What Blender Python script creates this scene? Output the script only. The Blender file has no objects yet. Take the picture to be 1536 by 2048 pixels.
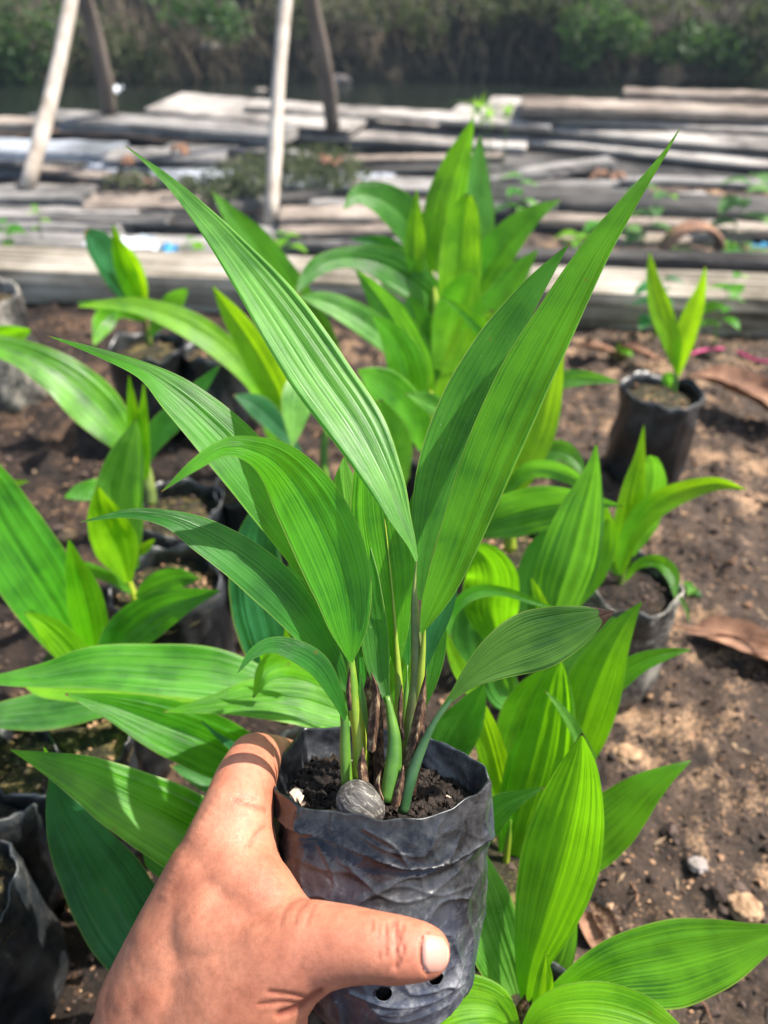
import bpy, math, random
import numpy as np
from mathutils import Vector, Matrix, noise
from mathutils.bvhtree import BVHTree

# ------------------------------------------------------------------ camera, sky, sun, exposure
SC = bpy.context.scene
COL = SC.collection
H = 0.54                      # lens height above the soil (m)
TH = math.radians(38)         # downward pitch
FPX = 1490.0                  # focal length in photo pixels (photo is 1536 x 2048)
CAMP = Vector((0, 0, H))
FW = Vector((0, math.cos(TH), -math.sin(TH)))
UP = Vector((0, math.sin(TH), math.cos(TH)))
RT = Vector((1, 0, 0))
cd = bpy.data.cameras.new('camera')
cam = bpy.data.objects.new('camera', cd)
COL.objects.link(cam)
cam.location = CAMP
cam.rotation_euler = (math.radians(90) - TH, 0, 0)
cd.sensor_fit = 'VERTICAL'
cd.sensor_height = 36
cd.lens = 36 * FPX / 2048
cd.clip_start = 0.01
cd.clip_end = 2000
cd.dof.use_dof = True
cd.dof.focus_distance = 0.29
cd.dof.aperture_fstop = 7.5
SC.camera = cam

SUN = Vector((0.56, 0.17, 0.81)).normalized()     # towards the sun
elev = math.asin(SUN.z)
W = bpy.data.worlds.new('World')
SC.world = W
W.use_nodes = True
wn = W.node_tree.nodes
wl = W.node_tree.links
wn.clear()
wo = wn.new('ShaderNodeOutputWorld')
wb = wn.new('ShaderNodeBackground')
ws = wn.new('ShaderNodeTexSky')
ws.sky_type = 'NISHITA'
ws.sun_disc = False
ws.sun_elevation = elev
ws.sun_rotation = math.atan2(SUN.x, SUN.y)
ws.air_density = 1.2
ws.dust_density = 2.0
wb.inputs['Strength'].default_value = 0.12
wl.new(ws.outputs[0], wb.inputs['Color'])
wl.new(wb.outputs[0], wo.inputs['Surface'])
sl = bpy.data.lights.new('sun', 'SUN')
so = bpy.data.objects.new('sun', sl)
COL.objects.link(so)
sl.energy = 5.0
sl.angle = math.radians(0.5)
sl.color = (1.0, 0.94, 0.85)
so.rotation_euler = (-SUN).to_track_quat('-Z', 'Y').to_euler()
SC.view_settings.view_transform = 'Standard'
SC.view_settings.look = 'None'
SC.view_settings.gamma = 1
SC.view_settings.exposure = 1.08
SC.cycles.max_bounces = 8
SC.cycles.transparent_max_bounces = 12

# ------------------------------------------------------------------ helpers
rnd = random.Random(7)
R = math.radians


def P(x, y, d):
    """world point at photo pixel x,y and distance d along the optical axis"""
    x, y, d = float(x), float(y), float(d)
    return CAMP + d * (FW + RT * ((x - 768) / FPX) - UP * ((y - 1024) / FPX))


def G(x, y, z=0.0):
    """world point where the ray of a photo pixel meets the level z"""
    x, y, z = float(x), float(y), float(z)
    r = FW + RT * ((x - 768) / FPX) - UP * ((y - 1024) / FPX)
    return CAMP + r * ((z - H) / r.z)


def link(name, me, parent=None):
    o = bpy.data.objects.new(name, me)
    COL.objects.link(o)
    if parent is not None:
        o.parent = parent
        o.matrix_parent_inverse = parent_inv(parent)
    return o


def parent_inv(p):
    return Matrix.LocRotScale(p.location, p.rotation_euler, p.scale).inverted()


def mesh(name, vs, fs, mats, smooth=True, uvs=None, mi=None):
    me = bpy.data.meshes.new(name)
    me.from_pydata([tuple(v) for v in vs], [], fs)
    if not isinstance(mats, (list, tuple)):
        mats = [mats]
    for m in mats:
        me.materials.append(m)
    if mi is not None:
        me.polygons.foreach_set('material_index', mi)
    if smooth:
        me.polygons.foreach_set('use_smooth', [True] * len(me.polygons))
    if uvs is not None:
        ul = me.uv_layers.new(name='UVMap')
        idx = np.empty(len(me.loops), dtype=np.int32)
        me.loops.foreach_get('vertex_index', idx)
        ul.data.foreach_set('uv', np.asarray(uvs, dtype=np.float32)[idx].ravel())
    me.update()
    return me


def thing(name, label, cat, loc, group=None):
    o = bpy.data.objects.new(name, None)
    o.empty_display_size = 0.02
    COL.objects.link(o)
    o.location = loc
    o['label'] = label
    o['category'] = cat
    if group:
        o['group'] = group
    return o


def tag(o, label, cat, group=None, kind=None):
    if label:
        o['label'] = label
    if cat:
        o['category'] = cat
    if group:
        o['group'] = group
    if kind:
        o['kind'] = kind
    return o


def catmull(pts, n):
    """pts: list of tuples -> n samples of a Catmull-Rom spline through them (centripetal in index)"""
    a = np.array(pts, dtype=float)
    k = len(a)
    e = np.vstack([2 * a[0] - a[1], a, 2 * a[-1] - a[-2]])
    # chord-length-ish parameter so that samples are even
    seg = np.linalg.norm(np.diff(a[:, :2], axis=0), axis=1) + 1e-6
    cum = np.concatenate([[0], np.cumsum(seg)])
    out = []
    for s in np.linspace(0, cum[-1], n):
        i = min(k - 2, max(0, int(np.searchsorted(cum, s, side='right') - 1)))
        t = (s - cum[i]) / seg[i]
        p0, p1, p2, p3 = e[i], e[i + 1], e[i + 2], e[i + 3]
        v = 0.5 * ((2 * p1) + (-p0 + p2) * t + (2 * p0 - 5 * p1 + 4 * p2 - p3) * t * t + (-p0 + 3 * p1 - 3 * p2 + p3) * t ** 3)
        out.append(v)
    return np.array(out)


# ------------------------------------------------------------------ materials
def newmat(name):
    m = bpy.data.materials.new(name)
    m.use_nodes = True
    n = m.node_tree.nodes
    n.clear()
    out = n.new('ShaderNodeOutputMaterial')
    return m, n, m.node_tree.links, out


def N(n, t, **kw):
    x = n.new(t)
    for k, v in kw.items():
        if k in x.inputs:
            x.inputs[k].default_value = v
        else:
            setattr(x, k, v)
    return x


def ramp(n, stops):
    r = n.new('ShaderNodeValToRGB')
    e = r.color_ramp.elements
    while len(e) < len(stops):
        e.new(0.5)
    for i, (p, c) in enumerate(stops):
        e[i].position = p
        e[i].color = (*c, 1) if len(c) == 3 else c
    return r


def leaf_mat(name, dark, light, trans, tmix=0.42, rough=0.36, tip=1.04, spec=0.40, fr=46.0):
    m, n, l, out = newmat(name)
    uv = N(n, 'ShaderNodeUVMap')
    sep = N(n, 'ShaderNodeSeparateXYZ')
    l.new(uv.outputs[0], sep.inputs[0])
    # long veins: 1-D noise across the blade plus a little drift
    comb = N(n, 'ShaderNodeCombineXYZ')
    mu = N(n, 'ShaderNodeMath', operation='MULTIPLY'); mu.inputs[1].default_value = fr
    l.new(sep.outputs['X'], mu.inputs[0])
    mv = N(n, 'ShaderNodeMath', operation='MULTIPLY'); mv.inputs[1].default_value = 0.9
    l.new(sep.outputs['Y'], mv.inputs[0])
    l.new(mu.outputs[0], comb.inputs['X'])
    l.new(mv.outputs[0], comb.inputs['Y'])
    oi = N(n, 'ShaderNodeObjectInfo')
    mz = N(n, 'ShaderNodeMath', operation='MULTIPLY'); mz.inputs[1].default_value = 50
    l.new(oi.outputs['Random'], mz.inputs[0])
    l.new(mz.outputs[0], comb.inputs['Z'])
    nz = N(n, 'ShaderNodeTexNoise', Scale=1.0, Detail=3.0, Roughness=0.6)
    l.new(comb.outputs[0], nz.inputs['Vector'])
    # blotches
    tc = N(n, 'ShaderNodeTexCoord')
    nb = N(n, 'ShaderNodeTexNoise', Scale=45.0, Detail=4.0, Roughness=0.55)
    l.new(tc.outputs['Object'], nb.inputs['Vector'])
    add = N(n, 'ShaderNodeMath', operation='MULTIPLY_ADD'); add.inputs[1].default_value = 0.58
    l.new(nb.outputs['Fac'], add.inputs[0])
    ms = N(n, 'ShaderNodeMath', operation='MULTIPLY'); ms.inputs[1].default_value = 0.62
    l.new(nz.outputs['Fac'], ms.inputs[0])
    l.new(ms.outputs[0], add.inputs[2])
    cr = ramp(n, [(0.46, dark), (0.70, light)])
    l.new(add.outputs[0], cr.inputs['Fac'])
    # pale vein lines
    vr = ramp(n, [(0.60, (0, 0, 0)), (0.68, (1, 1, 1))])
    l.new(nz.outputs['Fac'], vr.inputs['Fac'])
    mixv = N(n, 'ShaderNodeMix', data_type='RGBA')
    mixv.inputs['B'].default_value = (light[0] * 1.7 + .02, light[1] * 1.35, light[2] * 1.5 + .01, 1)
    l.new(cr.outputs[0], mixv.inputs['A'])
    mvf = N(n, 'ShaderNodeMath', operation='MULTIPLY'); mvf.inputs[1].default_value = 0.30
    l.new(vr.outputs[0], mvf.inputs[0])
    l.new(mvf.outputs[0], mixv.inputs['Factor'])
    # thin yellowish margin
    ab = N(n, 'ShaderNodeMath', operation='ABSOLUTE')
    su = N(n, 'ShaderNodeMath', operation='MULTIPLY_ADD'); su.inputs[1].default_value = 2.0; su.inputs[2].default_value = -1.0
    l.new(sep.outputs['X'], su.inputs[0]); l.new(su.outputs[0], ab.inputs[0])
    er = ramp(n, [(0.955, (0, 0, 0)), (0.985, (.55, .55, .55))])
    l.new(ab.outputs[0], er.inputs['Fac'])
    mixe = N(n, 'ShaderNodeMix', data_type='RGBA')
    mixe.inputs['B'].default_value = (0.32, 0.40, 0.08, 1)
    l.new(mixv.outputs['Result'], mixe.inputs['A']); l.new(er.outputs[0], mixe.inputs['Factor'])
    # pale specks of dust and sap
    vo = N(n, 'ShaderNodeTexVoronoi', Scale=330.0)
    l.new(tc.outputs['Object'], vo.inputs['Vector'])
    vs = ramp(n, [(0.06, (1, 1, 1)), (0.10, (0, 0, 0))])
    l.new(vo.outputs['Distance'], vs.inputs['Fac'])
    nb2 = N(n, 'ShaderNodeTexNoise', Scale=28.0, Detail=2.0)
    l.new(tc.outputs['Object'], nb2.inputs['Vector'])
    gate = ramp(n, [(0.56, (0, 0, 0)), (0.66, (.6, .6, .6))])
    l.new(nb2.outputs['Fac'], gate.inputs['Fac'])
    mm = N(n, 'ShaderNodeMath', operation='MULTIPLY')
    l.new(vs.outputs[0], mm.inputs[0]); l.new(gate.outputs[0], mm.inputs[1])
    mixd = N(n, 'ShaderNodeMix', data_type='RGBA')
    mixd.inputs['B'].default_value = (0.45, 0.48, 0.36, 1)
    l.new(mixe.outputs['Result'], mixd.inputs['A']); l.new(mm.outputs[0], mixd.inputs['Factor'])
    vf = N(n, 'ShaderNodeTexVoronoi', Scale=75.0); l.new(tc.outputs['Object'], vf.inputs['Vector'])
    fr1 = ramp(n, [(0.05, (1, 1, 1)), (0.085, (0, 0, 0))]); l.new(vf.outputs['Distance'], fr1.inputs['Fac'])
    nb3 = N(n, 'ShaderNodeTexNoise', Scale=17.0, Detail=2.0); l.new(tc.outputs['Object'], nb3.inputs['Vector'])
    g3 = ramp(n, [(0.50, (0, 0, 0)), (0.58, (.8, .8, .8))]); l.new(nb3.outputs['Fac'], g3.inputs['Fac'])
    m3 = N(n, 'ShaderNodeMath', operation='MULTIPLY'); l.new(fr1.outputs[0], m3.inputs[0]); l.new(g3.outputs[0], m3.inputs[1])
    mixf = N(n, 'ShaderNodeMix', data_type='RGBA'); mixf.inputs['B'].default_value = (0.16, 0.10, 0.02, 1)
    l.new(mixd.outputs['Result'], mixf.inputs['A']); l.new(m3.outputs[0], mixf.inputs['Factor'])
    mixd = mixf
    colr = mixd
    if tip:
        nt = N(n, 'ShaderNodeTexNoise', Scale=120.0, Detail=3.0)
        l.new(tc.outputs['Object'], nt.inputs['Vector'])
        t1 = N(n, 'ShaderNodeMath', operation='MULTIPLY_ADD'); t1.inputs[1].default_value = 0.10
        l.new(nt.outputs['Fac'], t1.inputs[0]); l.new(sep.outputs['Y'], t1.inputs[2])
        a2 = N(n, 'ShaderNodeMath', operation='MULTIPLY_ADD'); a2.inputs[1].default_value = 0.07
        pw = N(n, 'ShaderNodeMath', operation='POWER'); pw.inputs[1].default_value = 8
        l.new(ab.outputs[0], pw.inputs[0]); l.new(pw.outputs[0], a2.inputs[0]); l.new(t1.outputs[0], a2.inputs[2])
        tr = ramp(n, [(0.0, (0, 0, 0)), (.5, (0, 0, 0)), (.55, (1, 1, 1))])
        tq = N(n, 'ShaderNodeMath', operation='MULTIPLY_ADD'); tq.inputs[1].default_value = 1 / .12; tq.inputs[2].default_value = .5 - tip / .12
        l.new(a2.outputs[0], tq.inputs[0])
        l.new(tq.outputs[0], tr.inputs['Fac'])
        mt = N(n, 'ShaderNodeMix', data_type='RGBA'); mt.inputs['B'].default_value = (0.07, 0.032, 0.014, 1) if tip < 1.0 else (.22, .15, .04, 1)
        l.new(mixd.outputs['Result'], mt.inputs['A']); l.new(tr.outputs[0], mt.inputs['Factor'])
        colr = mt
    bp = N(n, 'ShaderNodeBump', Strength=0.55, Distance=0.0009)
    l.new(nz.outputs['Fac'], bp.inputs['Height'])
    nf = N(n, 'ShaderNodeTexNoise', Scale=900.0, Detail=1.0)
    l.new(tc.outputs['Object'], nf.inputs['Vector'])
    bp2 = N(n, 'ShaderNodeBump', Strength=0.12, Distance=0.0003)
    l.new(nf.outputs['Fac'], bp2.inputs['Height']); l.new(bp.outputs[0], bp2.inputs['Normal'])
    pr = N(n, 'ShaderNodeBsdfPrincipled')
    pr.inputs['Specular IOR Level'].default_value = spec
    rr = N(n, 'ShaderNodeMapRange'); rr.inputs['To Min'].default_value = rough - .06; rr.inputs['To Max'].default_value = rough + .14
    l.new(nb.outputs['Fac'], rr.inputs['Value']); l.new(rr.outputs[0], pr.inputs['Roughness'])
    l.new(colr.outputs['Result'], pr.inputs['Base Color']); l.new(bp2.outputs[0], pr.inputs['Normal'])
    hv = N(n, 'ShaderNodeHueSaturation')
    mh = N(n, 'ShaderNodeMapRange'); mh.inputs['To Min'].default_value = .485; mh.inputs['To Max'].default_value = .512
    mv2 = N(n, 'ShaderNodeMapRange'); mv2.inputs['To Min'].default_value = 1.18; mv2.inputs['To Max'].default_value = .82
    l.new(oi.outputs['Random'], mh.inputs['Value']); l.new(oi.outputs['Random'], mv2.inputs['Value'])
    l.new(mh.outputs[0], hv.inputs['Hue']); l.new(mv2.outputs[0], hv.inputs['Value'])
    l.new(colr.outputs['Result'], hv.inputs['Color']); l.new(hv.outputs[0], pr.inputs['Base Color'])
    tb = N(n, 'ShaderNodeBsdfTranslucent')
    tcol = N(n, 'ShaderNodeMix', data_type='RGBA', blend_type='MULTIPLY')
    tcol.inputs['Factor'].default_value = 1
    tv = ramp(n, [(0.40, (.5, .62, .35)), (0.62, (1, 1, 1))])
    l.new(add.outputs[0], tv.inputs['Fac'])
    tcol.inputs['A'].default_value = (*trans, 1)
    l.new(tv.outputs[0], tcol.inputs['B'])
    if tip:
        mt2 = N(n, 'ShaderNodeMix', data_type='RGBA'); mt2.inputs['B'].default_value = (0.02, 0.01, 0.005, 1)
        l.new(tcol.outputs['Result'], mt2.inputs['A']); l.new(tr.outputs[0], mt2.inputs['Factor'])
        tcol = mt2
    l.new(tcol.outputs['Result'], tb.inputs['Color']); l.new(bp.outputs[0], tb.inputs['Normal'])
    mx = N(n, 'ShaderNodeMixShader'); mx.inputs['Fac'].default_value = tmix
    l.new(pr.outputs[0], mx.inputs[1]); l.new(tb.outputs[0], mx.inputs[2])
    l.new(mx.outputs[0], out.inputs['Surface'])
    return m


LM = {
    'mature': leaf_mat('leaf_mature', (.008, .065, .010), (.042, .200, .020), (.20, .70, .02), .38, .28),
    'green': leaf_mat('leaf_green', (.010, .095, .006), (.075, .320, .010), (.38, .95, .01), .46, .29),
    'lime': leaf_mat('leaf_lime', (.045, .220, .004), (.170, .460, .006), (.55, 1.0, .01), .50, .38),
    'pale': leaf_mat('leaf_pale', (.022, .130, .014), (.120, .340, .050), (.30, .82, .03), .38, .28),
    'teal': leaf_mat('leaf_teal', (.006, .062, .022), (.032, .180, .055), (.14, .58, .03), .32, .30),
    'dusty': leaf_mat('leaf_dusty', (.018, .075, .014), (.080, .200, .024), (.22, .65, .02), .32, .42, tip=.985),
    'tiny': leaf_mat('leaf_weed', (.030, .100, .020), (.080, .220, .035), (.25, .55, .05), .35, .5),
}


def simple_mat(name, cols, scale, rough=0.7, bump=0.3, bdist=0.002, detail=6, spec=0.3, stretch=None, metallic=0, nrough=.6, co='Object'):
    m, n, l, out = newmat(name)
    tc = N(n, 'ShaderNodeTexCoord')
    src = tc.outputs[co]
    if stretch:
        mp = N(n, 'ShaderNodeMapping'); mp.inputs['Scale'].default_value = stretch
        l.new(src, mp.inputs['Vector']); src = mp.outputs[0]
    nz = N(n, 'ShaderNodeTexNoise', Scale=scale, Detail=float(detail), Roughness=nrough)
    l.new(src, nz.inputs['Vector'])
    cr = ramp(n, cols)
    l.new(nz.outputs['Fac'], cr.inputs['Fac'])
    pr = N(n, 'ShaderNodeBsdfPrincipled')
    pr.inputs['Roughness'].default_value = rough
    pr.inputs['Specular IOR Level'].default_value = spec
    l.new(cr.outputs[0], pr.inputs['Base Color'])
    bp = N(n, 'ShaderNodeBump', Strength=bump, Distance=bdist)
    l.new(nz.outputs['Fac'], bp.inputs['Height']); l.new(bp.outputs[0], pr.inputs['Normal'])
    l.new(pr.outputs[0], out.inputs['Surface'])
    return m


def soil_mat(name, dark, mid, tan, sc=1.0, rough=.72, left_dark=False):
    m, n, l, out = newmat(name)
    tc = N(n, 'ShaderNodeTexCoord')
    n1 = N(n, 'ShaderNodeTexNoise', Scale=6.0 * sc, Detail=4.0, Roughness=.6)
    n2 = N(n, 'ShaderNodeTexNoise', Scale=48.0 * sc, Detail=8.0, Roughness=.72, Distortion=.4)
    n3 = N(n, 'ShaderNodeTexNoise', Scale=330.0, Detail=5.0, Roughness=.75)
    n4 = N(n, 'ShaderNodeTexNoise', Scale=24.0 * sc, Detail=5.0, Roughness=.65)
    for q in (n1, n2, n3, n4):
        l.new(tc.outputs['Object'], q.inputs['Vector'])
    c1 = ramp(n, [(.34, dark), (.48, tuple(c * .75 for c in mid)), (.60, mid), (.74, tuple(min(1, c * 1.7) for c in mid))])
    l.new(n2.outputs['Fac'], c1.inputs['Fac'])
    # tan clay: patches broken up by the finer noises
    s1 = N(n, 'ShaderNodeMath', operation='MULTIPLY_ADD'); s1.inputs[1].default_value = .9
    l.new(n1.outputs['Fac'], s1.inputs[0])
    s2 = N(n, 'ShaderNodeMath', operation='MULTIPLY_ADD'); s2.inputs[1].default_value = .9
    l.new(n4.outputs['Fac'], s2.inputs[0])
    s3 = N(n, 'ShaderNodeMath', operation='MULTIPLY'); s3.inputs[1].default_value = .7
    l.new(n3.outputs['Fac'], s3.inputs[0]); l.new(s3.outputs[0], s2.inputs[2]); l.new(s2.outputs[0], s1.inputs[2])
    g = ramp(n, [(.0, (0, 0, 0)), (.5, (0, 0, 0)), (.53, (.55, .55, .55)), (.6, (1, 1, 1))])
    h = N(n, 'ShaderNodeMath', operation='MULTIPLY'); h.inputs[1].default_value = .385
    l.new(s1.outputs[0], h.inputs[0]); l.new(h.outputs[0], g.inputs['Fac'])
    mx = N(n, 'ShaderNodeMix', data_type='RGBA'); mx.inputs['B'].default_value = (*tan, 1)
    l.new(g.outputs[0], mx.inputs['Factor']); l.new(c1.outputs[0], mx.inputs['A'])
    v = ramp(n, [(.32, (.40, .38, .38)), (.5, (.95, .93, .92)), (.66, (1.5, 1.45, 1.4))]); l.new(n3.outputs['Fac'], v.inputs['Fac'])
    m2 = N(n, 'ShaderNodeMix', data_type='RGBA', blend_type='MULTIPLY'); m2.inputs['Factor'].default_value = 1
    l.new(mx.outputs['Result'], m2.inputs['A']); l.new(v.outputs[0], m2.inputs['B'])
    if left_dark:      # base colour darkens towards the left of the bed, edge warped by noise
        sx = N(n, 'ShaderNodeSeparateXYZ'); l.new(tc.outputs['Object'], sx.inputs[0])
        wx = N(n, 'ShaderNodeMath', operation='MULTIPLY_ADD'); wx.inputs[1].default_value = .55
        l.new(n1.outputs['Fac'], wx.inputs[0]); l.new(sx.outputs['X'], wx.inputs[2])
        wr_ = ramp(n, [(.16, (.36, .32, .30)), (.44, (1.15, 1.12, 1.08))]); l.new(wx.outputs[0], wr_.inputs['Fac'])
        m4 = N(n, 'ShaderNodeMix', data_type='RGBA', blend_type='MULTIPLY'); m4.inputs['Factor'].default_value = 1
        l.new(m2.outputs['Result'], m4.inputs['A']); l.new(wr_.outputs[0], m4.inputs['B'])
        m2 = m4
    pr = N(n, 'ShaderNodeBsdfPrincipled'); pr.inputs['Roughness'].default_value = rough
    pr.inputs['Specular IOR Level'].default_value = .35
    l.new(m2.outputs['Result'], pr.inputs['Base Color'])
    b1 = N(n, 'ShaderNodeBump', Strength=.9, Distance=.008); l.new(n2.outputs['Fac'], b1.inputs['Height'])
    b2 = N(n, 'ShaderNodeBump', Strength=.9, Distance=.0025); l.new(n3.outputs['Fac'], b2.inputs['Height'])
    l.new(b1.outputs[0], b2.inputs['Normal']); l.new(b2.outputs[0], pr.inputs['Normal'])
    l.new(pr.outputs[0], out.inputs['Surface'])
    return m


def wood_mat(name, c0, c1, c2, rough=.85):
    m, n, l, out = newmat(name)
    tc = N(n, 'ShaderNodeTexCoord')
    oi = N(n, 'ShaderNodeObjectInfo')
    ad = N(n, 'ShaderNodeVectorMath', operation='ADD')
    l.new(tc.outputs['Object'], ad.inputs[0])
    cx = N(n, 'ShaderNodeCombineXYZ')
    mz = N(n, 'ShaderNodeMath', operation='MULTIPLY'); mz.inputs[1].default_value = 20
    l.new(oi.outputs['Random'], mz.inputs[0]); l.new(mz.outputs[0], cx.inputs[0]); l.new(mz.outputs[0], cx.inputs[2])
    l.new(cx.outputs[0], ad.inputs[1])
    mp = N(n, 'ShaderNodeMapping'); mp.inputs['Scale'].default_value = (1.2, 30, 30)
    l.new(ad.outputs[0], mp.inputs['Vector'])
    g = N(n, 'ShaderNodeTexNoise', Scale=3.0, Detail=6.0, Roughness=.65); l.new(mp.outputs[0], g.inputs['Vector'])
    b = N(n, 'ShaderNodeTexNoise', Scale=5.0, Detail=5.0, Roughness=.6); l.new(ad.outputs[0], b.inputs['Vector'])
    ms = N(n, 'ShaderNodeMath', operation='MULTIPLY_ADD'); ms.inputs[1].default_value = .5
    h = N(n, 'ShaderNodeMath', operation='MULTIPLY'); h.inputs[1].default_value = .5
    l.new(b.outputs['Fac'], h.inputs[0]); l.new(g.outputs['Fac'], ms.inputs[0]); l.new(h.outputs[0], ms.inputs[2])
    cr = ramp(n, [(.38, tuple(c * .5 for c in c0)), (.44, c0), (.51, c1), (.62, c2)]); l.new(ms.outputs[0], cr.inputs['Fac'])
    pr = N(n, 'ShaderNodeBsdfPrincipled'); pr.inputs['Roughness'].default_value = rough
    pr.inputs['Specular IOR Level'].default_value = .2
    l.new(cr.outputs[0], pr.inputs['Base Color'])
    bp = N(n, 'ShaderNodeBump', Strength=.6, Distance=.004); l.new(g.outputs['Fac'], bp.inputs['Height'])
    l.new(bp.outputs[0], pr.inputs['Normal']); l.new(pr.outputs[0], out.inputs['Surface'])
    return m


def film_mat(name, dark, dust, lo=.5, hi=.72, rough=.38, tint=(.02, .03, .055), wr=22.0):
    """black polythene with dried dust and wrinkles"""
    m, n, l, out = newmat(name)
    tc = N(n, 'ShaderNodeTexCoord')
    a = N(n, 'ShaderNodeTexNoise', Scale=34.0, Detail=8.0, Roughness=.72, Distortion=1.4)
    b = N(n, 'ShaderNodeTexNoise', Scale=260.0, Detail=6.0, Roughness=.75)
    c = N(n, 'ShaderNodeTexNoise', Scale=wr, Detail=3.0, Roughness=.5, Distortion=1.2)
    d = N(n, 'ShaderNodeTexNoise', Scale=17.0, Detail=3.0)
    e = N(n, 'ShaderNodeTexVoronoi', Scale=21.0, feature='DISTANCE_TO_EDGE')
    for q in (a, b, c, d):
        l.new(tc.outputs['Object'], q.inputs['Vector'])
    # wrinkle lines: warped cell edges
    wv = N(n, 'ShaderNodeMix', data_type='VECTOR'); wv.inputs['Factor'].default_value = .06
    l.new(tc.outputs['Object'], wv.inputs['A']); l.new(d.outputs['Color'], wv.inputs['B']); l.new(wv.outputs['Result'], e.inputs['Vector'])
    er = ramp(n, [(.0, (1, 1, 1)), (.05, (.25, .25, .25)), (.16, (0, 0, 0))]); l.new(e.outputs['Distance'], er.inputs['Fac'])
    s = N(n, 'ShaderNodeMath', operation='MULTIPLY_ADD'); s.inputs[1].default_value = .34
    l.new(b.outputs['Fac'], s.inputs[0])
    s1 = N(n, 'ShaderNodeMath', operation='MULTIPLY_ADD'); s1.inputs[1].default_value = .5
    s2 = N(n, 'ShaderNodeMath', operation='MULTIPLY'); s2.inputs[1].default_value = .40
    l.new(d.outputs['Fac'], s2.inputs[0]); l.new(a.outputs['Fac'], s1.inputs[0]); l.new(s2.outputs[0], s1.inputs[2]); l.new(s1.outputs[0], s.inputs[2])
    base = N(n, 'ShaderNodeMix', data_type='RGBA'); base.inputs['A'].default_value = (*dark, 1); base.inputs['B'].default_value = (*tint, 1)
    tr_ = ramp(n, [(.42, (0, 0, 0)), (.58, (1, 1, 1))]); l.new(d.outputs['Fac'], tr_.inputs['Fac']); l.new(tr_.outputs[0], base.inputs['Factor'])
    k = ramp(n, [(lo, (0, 0, 0)), ((lo + hi) / 2, (.18, .18, .18)), (hi, (1, 1, 1))]); l.new(s.outputs[0], k.inputs['Fac'])
    mx = N(n, 'ShaderNodeMix', data_type='RGBA'); mx.inputs['B'].default_value = (*dust, 1)
    l.new(k.outputs[0], mx.inputs['Factor']); l.new(base.outputs['Result'], mx.inputs['A'])
    pr = N(n, 'ShaderNodeBsdfPrincipled'); pr.inputs['Specular IOR Level'].default_value = .55
    rr = N(n, 'ShaderNodeMapRange'); rr.inputs['To Min'].default_value = rough; rr.inputs['To Max'].default_value = .75
    l.new(k.outputs[0], rr.inputs['Value']); l.new(rr.outputs[0], pr.inputs['Roughness'])
    l.new(mx.outputs['Result'], pr.inputs['Base Color'])
    b1 = N(n, 'ShaderNodeBump', Strength=.5, Distance=.003); l.new(c.outputs['Fac'], b1.inputs['Height'])
    b3 = N(n, 'ShaderNodeBump', Strength=.14, Distance=.0009); l.new(er.outputs[0], b3.inputs['Height']); l.new(b1.outputs[0], b3.inputs['Normal'])
    b2 = N(n, 'ShaderNodeBump', Strength=.25, Distance=.0004); l.new(b.outputs['Fac'], b2.inputs['Height'])
    l.new(b3.outputs[0], b2.inputs['Normal']); l.new(b2.outputs[0], pr.inputs['Normal'])
    l.new(pr.outputs[0], out.inputs['Surface'])
    return m


M_SOIL = soil_mat('garden_soil', (.014, .010, .007), (.078, .053, .038), (.38, .25, .15), left_dark=True)
M_POTSOIL = soil_mat('potting_soil', (.006, .004, .003), (.028, .018, .012), (.06, .038, .022), 2.5)
M_MOSSY = soil_mat('mossy_potting_soil', (.012, .010, .006), (.055, .050, .020), (.26, .20, .07), 3.0)
M_CLOD = simple_mat('soil_clod', [(.3, (.020, .014, .012)), (.7, (.11, .075, .06))], 60, .9, .5, .001)
M_CRUMB = simple_mat('clay_crumb', [(.35, (.12, .065, .04)), (.5, (.28, .16, .09)), (.65, (.50, .32, .19))], 160, .9, .5, .001)
M_FILM = film_mat('dusty_black_polythene', (.005, .006, .008), (.23, .23, .24), .50, .78, .30, (.008, .016, .040))
M_FILM2 = film_mat('nursery_polythene', (.005, .006, .008), (.12, .11, .10), .56, .80, .36, (.010, .016, .022))
M_FILM3 = film_mat('grey_nursery_polythene', (.012, .013, .014), (.32, .29, .24), .52, .70, .45, (.015, .02, .024))
M_STEMY = simple_mat('yellow_green_stem', [(.35, (.12, .24, .02)), (.55, (.30, .36, .03)), (.75, (.20, .20, .05))], 60, .4, .15, .0004, stretch=(1, 1, .25), spec=.5)
M_STEMG = simple_mat('green_stem', [(.35, (.045, .13, .016)), (.7, (.13, .27, .03))], 50, .38, .15, .0004, spec=.5)
M_STEMD = simple_mat('dull_green_stem', [(.35, (.03, .09, .03)), (.7, (.08, .17, .06))], 50, .42, .15, .0004, spec=.5)
M_STEMO = simple_mat('olive_stem', [(.35, (.08, .12, .03)), (.55, (.17, .22, .05)), (.75, (.10, .05, .03))], 55, .42, .15, .0004, spec=.5)
M_SHEATH = simple_mat('dry_brown_sheath', [(.38, (.022, .010, .007)), (.5, (.075, .038, .023)), (.60, (.15, .09, .05)), (.68, (.32, .24, .14))], 420, .75, .6, .0008, stretch=(1, 1, .12))
M_DEAD = simple_mat('dead_leaf', [(.3, (.10, .05, .032)), (.6, (.32, .17, .10)), (.8, (.45, .28, .18))], 40, .75, .5, .001)
M_NETP = simple_mat('net_thread', [(.3, (.16, .20, .24)), (.7, (.26, .30, .33))], 3, .6, 0, .001)

# ------------------------------------------------------------------ the ground: one displaced sheet out to the horizon
def fbm(x, y, s, o=4):
    return noise.fractal((x * s, y * s, 3.7), 1.0, 2.1, o)


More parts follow.
